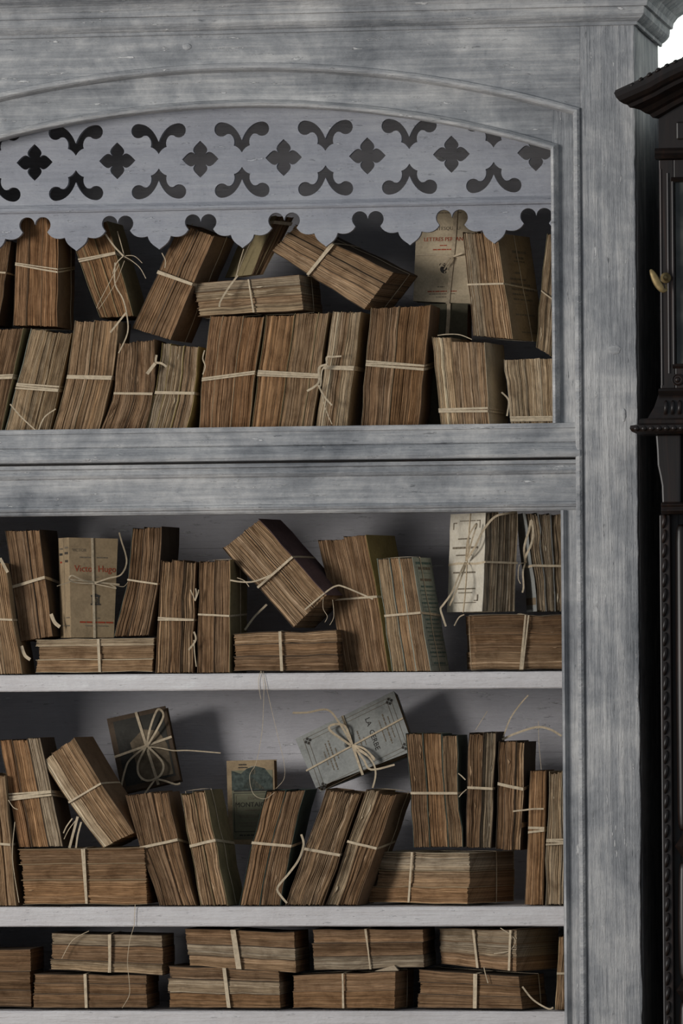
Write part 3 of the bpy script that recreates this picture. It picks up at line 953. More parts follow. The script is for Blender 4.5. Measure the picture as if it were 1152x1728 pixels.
# ---- arched compartment, upper row
bundle('V0', 'shadowed dark bundle cut by the fretwork beside the tall upright brown one', [(-78, 392), (20, 404), (-2, 548), (-92, 550)], 0.11, tone='dark', books=2, tie=0.4, strands=1, group=GV, cover='dark')
bundle('V1', 'tall upright red-brown bundle with narrow pale side strip under the fretwork', [(27, 362), (100, 360), (98, 552), (20, 550)], 0.088, yaw=3, tone='red', books=[0.3, 0.62], tie=0.475, slope=0.06, strands=2, tw=0.0025, lengthwise=0.75, group=GV, cover='brown', cover_r='brown')
bundle('V2', 'brown bundle tipping left with long raffia tails down its face', [(110, 374), (181, 370), (226, 534), (167, 538)], 0.10, yaw=3, tone='rust', books=[0.2, 0.55], tie=0.38, slope=-0.05, strands=2, tw=0.0028, ragged=1.4, group=GV, cover='olive')
bundle('V3', 'thick brown bundle tipping right with printed dark side cover', [(303, 373), (362, 396), (287, 575), (219, 554)], 0.082, yaw=9, tone='brown', books=[0.5], tie=0.47, slope=0.0, strands=2, tw=0.004, lengthwise=0.62, group=GV, cover='dark', cover_r='brown')
bundle('V4', 'flat-lying pale bundle of rough-edged volumes balanced on the standing row', [(325, 477), (506, 462), (511, 523), (331, 534)], 0.080, yaw=8, tone='pale', tones=['grey', 'pale', 'tan', 'pale'], books=[0.3, 0.55, 0.75], lie=True, tie=0.53, slope=0.02, strands=1, tw=0.0028, lengthwise=0.5, group=GV, cover='brown', ragged=1.3)
bundle('V5', 'shadowed dark-covered bundle leaning right behind the flat-lying pale one', [(466, 362), (500, 366), (446, 464), (424, 464)], 0.115, yaw=-38, d=0.10, tone='dark', books=2, tie=0.12, strands=2, lengthwise=0.55, group=GV, cover='olive', cover_l='olive')
bundle('V6', 'brown bundle lying aslant with its corner on the row below the fretwork', [(493, 376), (663, 458), (614, 523), (454, 422)], 0.088, yaw=14, tone='tan', books=[0.3, 0.62], lie=True, tie=0.42, slope=0.0, strands=2, tw=0.0034, lengthwise=0.6, group=GV, cover='dark', ragged=1.3)
e, w, c, face = cover_book('V7', 'tan parchment-coloured book with red and black title tied crosswise with raffia', [(704, 336), (806, 334), (803, 513), (697, 508)], 0.192, t=0.045, cover='cream', tone='tan', group=GV, name='tied_book')
printed(c, face, [('t', 'MONTESQUIEU', 0.45, 0.295, 0.0085, 1.0, M_INK_SOFT), ('t', 'LETTRES PERSANES', 0.50, 0.40, 0.0095, 0.95, M_INK_RED), ('l', 0.46, 0.46, 0.012, 0.0016, M_INK_RED), ('l', 0.46, 0.50, 0.035, 0.0020, M_INK_RED),
    ('t', '❦', 0.48, 0.68, 0.022, 1.0, M_INK), ('l', 0.45, 0.865, 0.012, 0.0018, M_INK_SOFT), ('l', 0.47, 0.91, 0.05, 0.0018, M_INK_RED), ('l', 0.47, 0.935, 0.045, 0.0014, M_INK_SOFT), ('l', 0.47, 0.965, 0.02, 0.0014, M_INK_SOFT), ('l', 0.5, 0.14, 0.05, 0.0016, M_INK_SOFT)])
yy = 0.190
loose(e, [([(770, 336, yy), (766, 400, yy), (763, 433, yy), (758, 480, yy), (755, 513, yy)], 0.0062), ([(701, 430, yy), (730, 430, yy), (763, 433, yy), (800, 434, yy)], 0.0028)], 'raffia_tie')
loose(e, [([(764, 433, .187), (752, 438, .183), (744, 448, .183), (740, 452, .184)], 0.003), ([(764, 433, .187), (778, 428, .183), (783, 424, .183)], 0.003), ([(764, 434, .186), (756, 444, .182), (749, 455, .185)], 0.0022)], 'raffia_bow')
bundle('V8', 'upright bundle with a wide printed tan cover turned to the side near the arched corner', [(778, 390), (839, 393), (866, 573), (796, 568)], 0.088, yaw=19, d=0.125, tone='tan', tones=['grey', 'tan', 'tan'], books=[0.35, 0.55], tie=0.5, slope=-0.03, strands=1, tw=0.0032, lengthwise=0.55, ragged=1.3, group=GV, cover='brown', cover_r='tan')
bundle('V9', 'yellowish bundle leaning in the corner behind the frame beside the printed tan cover', [(921, 393), (985, 392), (960, 622), (902, 586)], 0.088, tone='olive', books=2, tie=0.56, slope=0.12, strands=1, tw=0.003, ragged=1.4, group=GV, cover='olive')
e, w = BUNDLES['V8']
fc = right_cover_face(w)
printed(e, fc, [('l', 0.60, 0.16, 0.055, 0.0045, M_INK_SOFT), ('l', 0.58, 0.215, 0.03, 0.004, M_INK_SOFT), ('l', 0.56, 0.25, 0.04, 0.0025, M_INK_SOFT), ('l', 0.45, 0.36, 0.02, 0.003, M_INK_SOFT)] + [('l', 0.50 + 0.05 * ((i * 7) % 3 - 1), 0.42 + i * 0.048, 0.06 + 0.012 * (i % 3), 0.003, M_INK_SOFT) for i in range(8)] + [('l', 0.6, 0.92, 0.07, 0.002, M_INK_SOFT)])

# ---- first shelf below the rail
bundle('A0', 'brown bundle leaning left at the open end of the first shelf', [(-62, 944), (9, 950), (38, 1136), (-30, 1136)], 0.060, tone='tan', books=2, tie=0.52, strands=1, rest='A', group=GA)
bundle('A1', 'tall dim grey-brown bundle standing behind the flat one beside the red-titled book', [(6, 893), (67, 891), (90, 1075), (33, 1084)], 0.092, yaw=4, tone='brown', books=[0.62], tie=0.48, slope=-0.06, strands=1, tw=0.0045, group=GA, cover='dark')
e, w, c, face = cover_book('A2', 'tan paper-covered book with a red title and temple emblem, spine turned out', [(116, 907), (199, 909), (192, 1076), (120, 1076)], 0.098, yaw=-30, t=0.056, cover='tan', tone='tan', spine='L', group=GA, name='tied_book')
printed(c, face, [('t', 'VICTOR', 0.20, 0.125, 0.0072, 1.0, M_INK_SOFT), ('l', 0.35, 0.195, 0.026, 0.002, M_INK_SOFT), ('l', 0.66, 0.195, 0.02, 0.002, M_INK_SOFT), ('t', 'Victor Hugo', 0.52, 0.31, 0.0158, 0.95, M_INK_RED), ('l', 0.5, 0.39, 0.018, 0.001, M_INK_SOFT),
    ('b', 0.42, 0.575, 0.60, 0.590, M_INK), ('p', [(0.41, 0.575), (0.51, 0.555), (0.61, 0.575)], M_INK), ('b', 0.435, 0.59, 0.46, 0.655, M_INK), ('b', 0.56, 0.59, 0.585, 0.655, M_INK), ('b', 0.41, 0.655, 0.61, 0.67, M_INK), ('r', 0.475, 0.60, 0.545, 0.65, 0.0012, M_INK),
    ('l', 0.52, 0.80, 0.012, 0.002, M_INK_SOFT), ('l', 0.52, 0.842, 0.060, 0.0028, M_INK_RED), ('l', 0.52, 0.878, 0.042, 0.0016, M_INK_SOFT)])
fs = Face(w(0, 0, 0.056), w(0, 0, 0), w(0, 1, 0.056), -w.adir)
printed(c, fs, [('l', 0.25, 0.11, 0.018, 0.003, M_INK_SOFT), ('l', 0.75, 0.10, 0.018, 0.003, M_INK_SOFT), ('l', 0.25, 0.165, 0.018, 0.004, M_INK), ('l', 0.75, 0.155, 0.018, 0.004, M_INK), ('l', 0.25, 0.245, 0.012, 0.003, M_INK_RED), ('l', 0.75, 0.235, 0.014, 0.004, M_INK), ('b', 0.495, 0.0, 0.51, 1.0, M_INK_SOFT), ('l', 0.75, 0.80, 0.018, 0.002, M_INK_SOFT), ('l', 0.25, 0.88, 0.018, 0.002, M_INK_SOFT), ('l', 0.75, 0.88, 0.018, 0.002, M_INK_SOFT)])
def onf(face, u, v, up=0.0): return face.o + face.ex * (u * face.w) + face.ey * (v * face.h) + face.n * up
def strand3(parent, strands, name):
    for pts, width, nrm in strands:
        P = smooth_pts(pts, 5); Wd = []; N = []
        for i in range(len(P)):
            t = (P[min(i + 1, len(P) - 1)] - P[max(0, i - 1)]).normalized()
            wd = t.cross(nrm); wd = wd.normalized() if wd.length > 1e-5 else Vector((1, 0, 0))
            Wd.append(wd); N.append(wd.cross(t).normalized())
        v, f = ribbon(P, Wd, N, width, min(0.0007, width * 0.6))
        link_mesh(name, v, f, M_RAFFIA, parent)
def cross_tie(e, face, u0, u1, v0, v1, w1=0.004, w2=0.003):
    """u0,u1: position of the lengthwise strand at head and foot; v0,v1: of the crosswise strand at left and right"""
    n = face.n
    strand3(e, [([onf(face, u0 + (u1 - u0) * i / 4, i / 4, 0.0014) for i in range(5)], w1, n), ([onf(face, i / 4, v0 + (v1 - v0) * i / 4, 0.0020) for i in range(5)], w2, n)], 'raffia_tie')
def bow(e, face, strands, name='raffia_bow'):
    strand3(e, [([onf(face, u, v, h) for u, v, h in pts], wd, face.n) for pts, wd in strands], name)
cross_tie(e, face, 0.47, 0.47, 0.42, 0.46, 0.0042, 0.0028)
bow(e, face, [([(0.47, 0.45, .003), (0.2, 0.42, .010), (0.0, 0.38, .012), (-0.05, 0.42, .010), (0.1, 0.45, .006), (0.47, 0.455, .004)], 0.0024), ([(0.47, 0.455, .003), (0.75, 0.40, .009), (1.0, 0.36, .012), (1.12, 0.22, .012), (1.02, 0.02, .012), (0.98, -0.06, .012)], 0.0024),
    ([(0.47, 0.455, .003), (0.7, 0.48, .008), (0.9, 0.50, .010), (0.78, 0.46, .010)], 0.0018), ([(-0.02, 0.44, .012), (-0.2, 0.47, .014), (-0.32, 0.49, .016)], 0.0012), ([(0.9, 0.47, .010), (1.05, 0.48, .012), (1.15, 0.42, .012)], 0.0008)])
bundle('A3', 'flat-lying bundle under the red-titled book, its edges pale and layered', [(60, 1078), (260, 1075), (258, 1135), (59, 1136)], 0.056, tone='tan', tones=['pale', 'tan', 'tan'], books=[0.2, 0.62], lie=True, tie=0.54, slope=0.02, strands=1, tw=0.004, rest='A', group=GA, cover='cream')
bundle('A4', 'dark brown bundle with a kink at its tie standing on the pale layered flat one', [(221, 888), (274, 886), (251, 1074), (189, 1076)], 0.072, yaw=5, tone='dark', tones=['dark', 'brown'], books=[0.4], tie=0.5, slope=0.05, strands=1, tw=0.003, bend=7, ragged=1.5, group=GA, cover='dark', cover_l='green')
bundle('A5', 'upright ragged brown bundle side by side with another beside the flat pale one', [(270, 942), (331, 945), (326, 1135), (260, 1134)], 0.060, tone='tan', tones=['tan', 'brown', 'tan'], books=[0.33, 0.66], tie=0.53, strands=2, tw=0.003, rest='A', ragged=1.7, group=GA, cover='brown')
bundle('A6', 'upright brown bundle with an olive printed side cover beside the ragged brown one', [(335, 945), (389, 943), (388, 1135), (331, 1135)], 0.060, yaw=5, tone='brown', books=[0.5], tie=0.49, slope=0.02, strands=1, tw=0.003, rest='A', ragged=1.2, lengthwise=0.6, group=GA, cover='brown', cover_r='olive')
bundle('A7', 'dark flat-lying ragged bundle under the steeply tilted purple-covered one', [(392, 1068), (567, 1061), (573, 1133), (393, 1135)], 0.058, tone='brown', tones=['tan', 'brown', 'dark'], books=[0.3, 0.62], lie=True, tie=0.455, strands=1, tw=0.0045, rest='A', ragged=1.8, group=GA, cover='dark')
bundle('A8', 'bundle tilted steeply on one corner with a dull purple cover', [(372, 925), (436, 874), (552, 1003), (492, 1061)], 0.066, yaw=13, d=0.10, tone='tan', books=[0.6], tie=0.5, slope=0.0, strands=1, tw=0.0045, ragged=1.4, group=GA, cover='dark', cover_r='purple')
bundle('A9', 'tall brown bundle flaring at the top with an ochre cover, leaning left', [(532, 908), (618, 902), (657, 1132), (577, 1134)], 0.104, yaw=17, tone='brown', books=[0.55], tie=0.46, slope=-0.01, strands=2, tw=0.0026, rest='A', bend=3, group=GA, cover='brown', cover_r='yellow')
bundle('A10', 'leaning tan bundle with pale green printed side cover', [(633, 942), (695, 939), (727, 1131), (659, 1132)], 0.054, yaw=11, d=0.10, tone='tan', tones=['olive', 'tan', 'tan'], books=[0.35, 0.62], tie=0.5, slope=-0.02, strands=1, tw=0.0042, rest='A', lengthwise=0.45, group=GA, cover='sage', cover_r='sage')
bundle('A11', 'upright grey-brown bundle with a white printed cover turned out and a raffia bow', [(819, 865), (877, 863), (871, 1032), (813, 1033)], 0.066, yaw=-40, tone='grey', books=[0.4], tie=0.5, slope=0.02, strands=1, tw=0.0042, lengthwise=0.48, group=GA, cover='cream', cover_l='white')
bundle('A12', 'grey curled-page bundle in the corner beside the white printed cover', [(884, 865), (960, 863), (960, 1033), (905, 1033)], 0.085, yaw=-16, tone='grey', books=[0.3, 0.6], tie=0.53, slope=0.01, strands=1, tw=0.004, ragged=2.0, group=GA, cover='grey', cover_l='grey')
bundle('A13', 'thick dark flat-lying bundle jutting over the shelf edge with a split tie', [(797, 1037), (975, 1036), (976, 1132), (801, 1137)], 0.050, yaw=-14, d=0.12, tone='brown', tones=['dark', 'brown', 'tan'], books=[0.35, 0.68], lie=True, tie=0.48, slope=-0.06, strands=3, tw=0.0026, rest='A', ragged=1.3, lengthwise=0.5, group=GA, cover='brown')
e, w = BUNDLES['A10']
fc = right_cover_face(w)
printed(e, fc, [('r', 0.16, 0.05, 0.95, 0.95, 0.0008, M_INK_GREEN), ('l', 0.55, 0.055, 0.075, 0.004, M_INK_GREEN), ('l', 0.55, 0.10, 0.06, 0.0045, M_INK_SOFT), ('b', 0.25, 0.14, 0.85, 0.143, M_INK_GREEN), ('l', 0.55, 0.20, 0.055, 0.004, M_INK_SOFT)] + [('l', 0.55, 0.26 + i * 0.036, 0.07 + 0.01 * ((i * 5) % 3 - 1), 0.0016 if i % 4 else 0.0030, M_INK_GREEN) for i in range(18)] + [('l', 0.55, 0.93, 0.06, 0.003, M_INK_GREEN)])
e, w = BUNDLES['A11']
fc = left_cover_face(w)
printed(e, fc, [('l', 0.5, 0.075, 0.05, 0.0016, M_INK_SOFT), ('l', 0.42, 0.255, 0.04, 0.0022, M_INK_SOFT), ('l', 0.45, 0.345, 0.080, 0.0034, M_INK_SOFT), ('l', 0.42, 0.42, 0.05, 0.0020, M_INK_SOFT), ('l', 0.45, 0.595, 0.070, 0.0026, M_INK_SOFT), ('l', 0.5, 0.76, 0.06, 0.0022, M_INK_SOFT), ('l', 0.5, 0.80, 0.045, 0.0016, M_INK_SOFT), ('l', 0.5, 0.90, 0.07, 0.0014, M_INK_SOFT),
    ('b', 0.10, 0.09, 0.20, 0.10, M_INK_SOFT), ('b', 0.10, 0.09, 0.125, 0.16, M_INK_SOFT), ('b', 0.74, 0.07, 0.85, 0.08, M_INK_SOFT), ('b', 0.825, 0.07, 0.85, 0.15, M_INK_SOFT), ('b', 0.74, 0.875, 0.85, 0.885, M_INK_SOFT), ('b', 0.825, 0.82, 0.85, 0.885, M_INK_SOFT)])
yb = 0.045
loose(e, [([(785, 949, yb + .03), (775, 970, yb), (762, 1000, yb - .01), (748, 1020, yb - .01), (743, 1028, yb - .01), (748, 1045, yb - .01), (752, 1057, yb - .01)], 0.0032), ([(787, 949, yb + .03), (778, 975, yb), (766, 1005, yb - .01), (758, 1022, yb)], 0.003),
    ([(786, 946, yb + .03), (800, 925, yb), (815, 895, yb - .01), (835, 872, yb - .01), (858, 866, yb), (872, 864, yb + .02)], 0.0036), ([(786, 947, yb + .03), (789, 910, yb), (800, 888, yb - .005), (804, 886, yb), (795, 915, yb), (787, 946, yb + .03)], 0.0026)], 'raffia_bow')
e, w = BUNDLES['A12']
loose(e, [([(887, 950, yb + .025), (884, 925, yb), (892, 895, yb), (896, 878, yb), (899, 895, yb), (896, 918, yb), (887, 938, yb), (886, 950, yb + .025)], 0.0036), ([(886, 950, yb + .025), (882, 965, yb), (883, 990, yb), (881, 1000, yb)], 0.0028), ([(887, 950, yb + .025), (876, 953, yb), (874, 975, yb), (878, 985, yb)], 0.0012)], 'raffia_bow')

# ---- second shelf below the rail
bundle('B0', 'brown bundle with crooked edge at the open end of the second shelf', [(-62, 1300), (9, 1308), (28, 1524), (-40, 1526)], 0.064, tone='tan', books=2, tie=0.53, strands=2, rest='B', group=GB)
bundle('B1', 'thick rust-streaked bundle with a multi-strand tie standing on the flat dark one', [(-3, 1246), (68, 1244), (107, 1430), (30, 1431)], 0.080, yaw=3, d=0.10, tone='rust', tones=['red', 'rust', 'grey'], books=[0.3, 0.68], tie=0.52, slope=-0.03, strands=4, tw=0.003, group=GB, cover='dark')
bundle('B2', 'brown bundle slumped left with a pale front volume on the flat dark one', [(67, 1283), (125, 1242), (228, 1406), (172, 1432)], 0.072, yaw=8, d=0.10, tone='tan', tones=['pale', 'tan'], books=[0.32], tie=0.48, slope=0.0, strands=1, tw=0.004, bend=-3, group=GB, cover='brown')
e, w, c, face = cover_book('B3', 'small dark worn booklet tied with a large raffia bow', [(180, 1213), (279, 1191), (304, 1316), (206, 1338)], 0.262, lean=8, t=0.026, cover='dark', tone='tan', spine='L', group=GB, name='tied_booklet')
printed(c, face, [('b', 0.09, 0.06, 0.93, 0.93, cover_mat((0.055, 0.052, 0.045))), ], 'cover_plate')
M_PLATE2 = simple_mat('worn_print', (0.16, 0.125, 0.085), 0.85, 0.1, 0.45, 55)
face.o = face.o + face.n * 0.0004
printed(c, face, [('p', [(0.30, 0.38), (0.55, 0.24), (0.80, 0.30), (0.90, 0.50), (0.90, 0.90), (0.35, 0.90)], M_PLATE2)], 'worn_patch')
cross_tie(e, face, 0.50, 0.62, 0.52, 0.42, 0.0048, 0.0042)
bow(e, face, [([(0.56, 0.47, .003), (0.70, 0.25, .012), (0.86, 0.06, .014), (0.93, 0.06, .012), (0.95, 0.15, .014), (0.80, 0.30, .012), (0.58, 0.47, .004)], 0.0036), ([(0.56, 0.47, .003), (0.38, 0.68, .012), (0.36, 0.84, .014), (0.48, 0.93, .012), (0.70, 0.90, .014), (0.78, 0.74, .012), (0.58, 0.48, .004)], 0.0036),
    ([(0.56, 0.47, .003), (0.28, 0.60, .012), (0.16, 0.72, .016), (-0.02, 1.05, .020), (-0.17, 1.38, .022)], 0.0032), ([(0.57, 0.48, .003), (0.80, 0.55, .012), (1.0, 0.62, .014), (1.25, 0.66, .012), (1.75, 0.78, .010)], 0.002),
    ([(0.62, 0.93, .010), (0.75, 0.98, .012), (0.92, 1.06, .016), (1.0, 1.06, .016)], 0.0032), ([(0.60, 0.93, .010), (0.35, 1.12, .016), (0.10, 1.30, .020), (-0.30, 1.50, .022)], 0.003)])
bundle('B4', 'thick flat-lying bundle, dark ragged volumes over an even tan one', [(28, 1432), (244, 1428), (249, 1522), (36, 1528)], 0.058, tone='brown', tones=['dark', 'brown', 'rust'], books=[0.28, 0.56], lie=True, tie=0.52, slope=0.0, strands=2, tw=0.0034, rest='B', ragged=1.7, group=GB, cover='tan')
bundle('B5', 'brown bundle leaning left under the dark booklet', [(210, 1342), (284, 1333), (331, 1521), (268, 1525)], 0.064, tone='brown', books=[0.6, 0.82], tie=0.45, slope=-0.05, strands=1, tw=0.0042, rest='B', ragged=1.4, bend=-3, group=GB, cover='brown')
bundle('B6', 'leaning bundle with torn pages and a grey-olive side cover beside the one under the booklet', [(302, 1336), (346, 1331), (386, 1519), (336, 1522)], 0.064, yaw=5, tone='tan', books=[0.5], tie=0.46, slope=-0.04, strands=1, tw=0.0042, rest='B', ragged=1.8, lengthwise=0.4, group=GB, cover='olive', cover_r='olive')
e, w, c, face = cover_book('B7', 'small book with a landscape picture cover propped behind the leaning bundles', [(382, 1284), (462, 1282), (466, 1427), (386, 1424)], 0.285, yaw=3, t=0.022, cover='tan', tone='brown', spine='L', group=GB)
M_SKY = simple_mat('picture_pale', (0.34, 0.31, 0.23), 0.85, 0.1, 0.15, 40)
M_TREE = simple_mat('picture_trees', (0.07, 0.085, 0.075), 0.85, 0.1, 0.6, 120)
M_PANEL = simple_mat('picture_panel', (0.205, 0.20, 0.135), 0.85, 0.1, 0.12, 60)
printed(c, face, [('b', 0.10, 0.12, 0.96, 0.95, M_PANEL)], 'cover_plate')
face.o = face.o + face.n * 0.0003
printed(c, face, [('p', [(0.10, 0.12), (0.30, 0.16), (0.42, 0.10), (0.60, 0.07), (0.80, 0.10), (0.96, 0.22), (0.96, 0.36), (0.10, 0.36)], M_TREE), ('p', [(0.30, 0.34), (0.52, 0.20), (0.80, 0.35)], M_SKY), ('b', 0.50, 0.07, 0.60, 0.17, M_SKY), ('b', 0.14, 0.355, 0.94, 0.375, M_INK)], 'cover_picture')
face.o = face.o + face.n * 0.0003
printed(c, face, [('l', 0.34, 0.05, 0.014, 0.002, M_INK), ('l', 0.34, 0.085, 0.016, 0.0016, M_INK), ('t', 'ESSAIS', 0.55, 0.455, 0.0075, 1.0, M_INK_SOFT), ('t', 'MONTAIGNE', 0.56, 0.535, 0.0115, 1.0, M_INK), ('l', 0.54, 0.60, 0.028, 0.0015, M_INK_SOFT), ('l', 0.54, 0.68, 0.05, 0.002, M_INK_SOFT),
    ('l', 0.55, 0.75, 0.055, 0.0014, M_INK_SOFT), ('l', 0.55, 0.79, 0.05, 0.0014, M_INK_SOFT), ('r', 0.13, 0.39, 0.94, 0.86, 0.0009, M_INK), ('r', 0.18, 0.42, 0.90, 0.66, 0.0006, M_INK_SOFT), ('l', 0.5, 0.90, 0.045, 0.002, M_INK), ('l', 0.5, 0.93, 0.055, 0.0016, M_INK_SOFT)])
bundle('B8', 'dark bundle leaning right with a deep green side cover', [(449, 1330), (517, 1330), (474, 1521), (401, 1518)], 0.062, yaw=1, tone='brown', books=[0.5], tie=0.48, slope=0.03, strands=1, tw=0.0045, rest='B', ragged=1.5, bend=-3, group=GB, cover='dkgreen', cover_r='dkgreen')
bundle('B9', 'torn-page bundle leaning right next to the deep green cover with trailing raffia', [(549, 1330), (612, 1337), (545, 1520), (479, 1516)], 0.062, tone='tan', books=[0.5], tie=0.53, slope=0.04, strands=1, tw=0.005, rest='B', ragged=2.2, group=GB, cover='brown')
bundle('B10', 'bundle leaning right with torn pale pages beside the two-tier flat bundle', [(616, 1332), (672, 1337), (603, 1520), (547, 1516)], 0.064, yaw=6, tone='tan', tones=['pale', 'brown'], books=[0.4], tie=0.47, slope=0.05, strands=1, tw=0.0042, rest='B', ragged=1.9, lengthwise=0.7, group=GB, cover='brown', cover_r='brown')
e, w, c, face = cover_book('B11', 'grey-blue paper-covered book lying aslant with a raffia bow', [(664, 1166), (699, 1266), (533, 1330), (498, 1247)], 0.262, lean=12, yaw=4, t=0.034, cover='grey', tone='olive', spine='L', group=GB, name='tied_book')
printed(c, face, [('r', 0.06, 0.05, 0.94, 0.93, 0.0006, M_INK_SOFT), ('r', 0.12, 0.09, 0.88, 0.89, 0.0006, M_INK_SOFT), ('t', 'LA  GERBE', 0.47, 0.315, 0.0125, 1.05, M_INK), ('l', 0.52, 0.40, 0.015, 0.0014, M_INK_SOFT), ('l', 0.52, 0.44, 0.045, 0.002, M_INK_SOFT), ('l', 0.5, 0.13, 0.04, 0.0016, M_INK_SOFT), ('l', 0.5, 0.17, 0.055, 0.0022, M_INK_SOFT), ('l', 0.5, 0.22, 0.04, 0.0016, M_INK_SOFT),
    ('t', '✺', 0.45, 0.56, 0.018, 1.0, M_INK), ('l', 0.5, 0.68, 0.02, 0.0018, M_INK_SOFT), ('l', 0.5, 0.72, 0.055, 0.0022, M_INK_SOFT), ('l', 0.5, 0.755, 0.05, 0.0018, M_INK_SOFT), ('l', 0.5, 0.79, 0.025, 0.0016, M_INK_SOFT), ('t', '❖', 0.12, 0.075, 0.015, 1.0, M_INK), ('t', '❖', 0.88, 0.075, 0.015, 1.0, M_INK), ('t', '❖', 0.12, 0.90, 0.015, 1.0, M_INK), ('t', '❖', 0.88, 0.90, 0.015, 1.0, M_INK)])
cross_tie(e, face, 0.46, 0.54, 0.52, 0.52, 0.0030, 0.0042)
bow(e, face, [([(0.50, 0.52, .003), (0.20, 0.52, .012), (0.10, 0.62, .016), (0.16, 0.66, .014), (0.50, 0.53, .004)], 0.004), ([(0.50, 0.52, .003), (0.10, 0.56, .014), (-0.15, 0.62, .018), (-0.25, 0.80, .018), (-0.35, 0.93, .018)], 0.0034),
    ([(0.50, 0.52, .003), (0.80, 0.46, .012), (1.02, 0.42, .018), (1.12, 0.20, .02)], 0.0034), ([(0.50, 0.52, .003), (0.75, 0.42, .014), (0.98, 0.38, .018), (1.15, 0.40, .02), (1.30, 0.46, .02)], 0.003), ([(0.50, 0.52, .003), (0.66, 0.42, .012), (0.90, 0.36, .016), (0.62, 0.48, .01)], 0.0034)])
bundle('B12', 'wide upright bundle pinched by its tie on the two-tier flat one', [(681, 1237), (772, 1238), (782, 1431), (695, 1431)], 0.074, yaw=1, tone='brown', tones=['brown', 'rust', 'tan'], books=[0.33, 0.7], tie=0.515, strands=1, tw=0.0045, pinch=0.09, ragged=1.5, group=GB, cover='green', cover_r='green')
bundle('B13', 'upright dark rough bundle between two others on the two-tier flat one', [(789, 1235), (838, 1235), (829, 1432), (784, 1432)], 0.074, tone='brown', tones=['brown', 'grey'], books=[0.55], tie=0.49, slope=0.01, strands=1, tw=0.004, pinch=0.05, ragged=1.8, group=GB, cover='dark')
bundle('B14', 'shorter dark upright bundle beside the corner pair on the two-tier flat one', [(839, 1250), (886, 1249), (878, 1436), (834, 1434)], 0.074, yaw=3, tone='dark', tones=['dark', 'brown', 'tan'], books=[0.3, 0.7], tie=0.42, slope=0.05, strands=1, tw=0.0045, ragged=1.5, group=GB, cover='dark')
bundle('B15', 'two-tier flat-lying bundle turned to show its side, three bundles standing on it', [(629, 1436), (790, 1438), (790, 1526), (619, 1521)], 0.090, yaw=24, d=0.150, tone='tan', tones=['grey', 'tan', 'rust'], books=[0.36, 0.68], lie=True, tie=0.42, strands=1, tw=0.0042, rest='B', ragged=1.2, lengthwise=0.55, offs=[(0.065, 0.004), (0.06, 0.003), (0.0, 0.0)], group=GB, cover='tan', cover_l='cream')
bundle('B16', 'smooth orange-brown bundle standing in the second shelf corner', [(893, 1301), (922, 1300), (917, 1520), (883, 1520)], 0.075, tone='rust', books=1, tie=0.44, strands=2, tw=0.004, rest='B', ragged=0.7, group=GB, cover='brown')
bundle('B17', 'pale cream-paged bundle half hidden by the frame in the second shelf corner', [(924, 1299), (972, 1298), (970, 1525), (918, 1525)], 0.062, tone='pale', books=[0.5], tie=0.53, strands=3, tw=0.003, rest='B', ragged=1.6, group=GB, cover='cream')

# ---- lowest shelf in view
bundle('C0', 'dark flat-lying bundle at the open end of the lowest shelf', [(-130, 1603), (51, 1600), (53, 1703), (-130, 1703)], 0.075, tone='dark', books=3, lie=True, tie=0.4, strands=1, rest='C', group=GC, cover='dark')
bundle('C1', 'lower flat bundle with a double-strand tie beside the dark one on the lowest shelf', [(54, 1642), (247, 1644), (249, 1702), (53, 1703)], 0.062, tone='brown', books=3, lie=True, tie=0.47, slope=0.0, strands=2, tw=0.0028, rest='C', group=GC, cover='dark')
bundle('C2', 'upper flat bundle with a loose thread hanging over it on the lowest shelf', [(83, 1573), (274, 1577), (275, 1646), (81, 1636)], 0.062, tone='brown', tones=['grey', 'brown', 'olive'], books=[0.3, 0.72], lie=True, tie=0.535, strands=3, tw=0.0026, group=GC, cover='dark')
bundle('C3', 'lower flat bundle with a twisted wide raffia strip, reddish bottom volume', [(281, 1628), (471, 1637), (474, 1702), (283, 1702)], 0.062, yaw=3, tone='brown', tones=['brown', 'grey', 'rust'], books=[0.3, 0.64], lie=True, tie=0.53, slope=0.03, strands=1, tw=0.006, rest='C', group=GC, cover='dark')
bundle('C4', 'upper flat bundle with a broad tapering pale raffia strip', [(310, 1566), (497, 1571), (500, 1642), (316, 1630)], 0.062, yaw=3, tone='grey', tones=['brown', 'grey', 'tan'], books=[0.4, 0.7], lie=True, tie=0.46, slope=0.03, strands=1, tw=0.0095, group=GC, cover='dark')
bundle('C5', 'lower flat bundle with a loose pale leaf sticking up at its corner', [(491, 1645), (666, 1638), (665, 1705), (492, 1704)], 0.060, yaw=8, tone='brown', tones=['brown', 'rust'], books=[0.5], lie=True, tie=0.5, strands=2, tw=0.0026, rest='C', lengthwise=0.6, group=GC, cover='brown')
bundle('C6', 'dim upper flat bundle with a thin twisted tie beneath the shelf', [(523, 1567), (713, 1567), (716, 1632), (529, 1637)], 0.064, yaw=2, tone='dark', tones=['brown', 'dark', 'grey'], books=[0.34, 0.68], lie=True, tie=0.5, slope=0.02, strands=2, tw=0.0022, group=GC, cover='dark')
bundle('C7', 'large lower flat bundle with a flattened raffia strip near the corner', [(704, 1634), (875, 1646), (880, 1708), (702, 1706)], 0.058, yaw=15, tone='brown', books=3, lie=True, tie=0.57, slope=-0.02, strands=2, tw=0.0036, rest='C', lengthwise=0.7, group=GC, cover='dark')
bundle('C8', 'large upper flat bundle with a curling raffia loop near the corner', [(738, 1566), (870, 1568), (870, 1640), (740, 1626)], 0.066, yaw=24, d=0.14, tone='grey', tones=['grey', 'grey', 'brown'], books=[0.33, 0.66], lie=True, strands=1, tw=0.004, ties=[(0.49, 0.05), (0.93, -0.02)], group=GC, cover='brown')
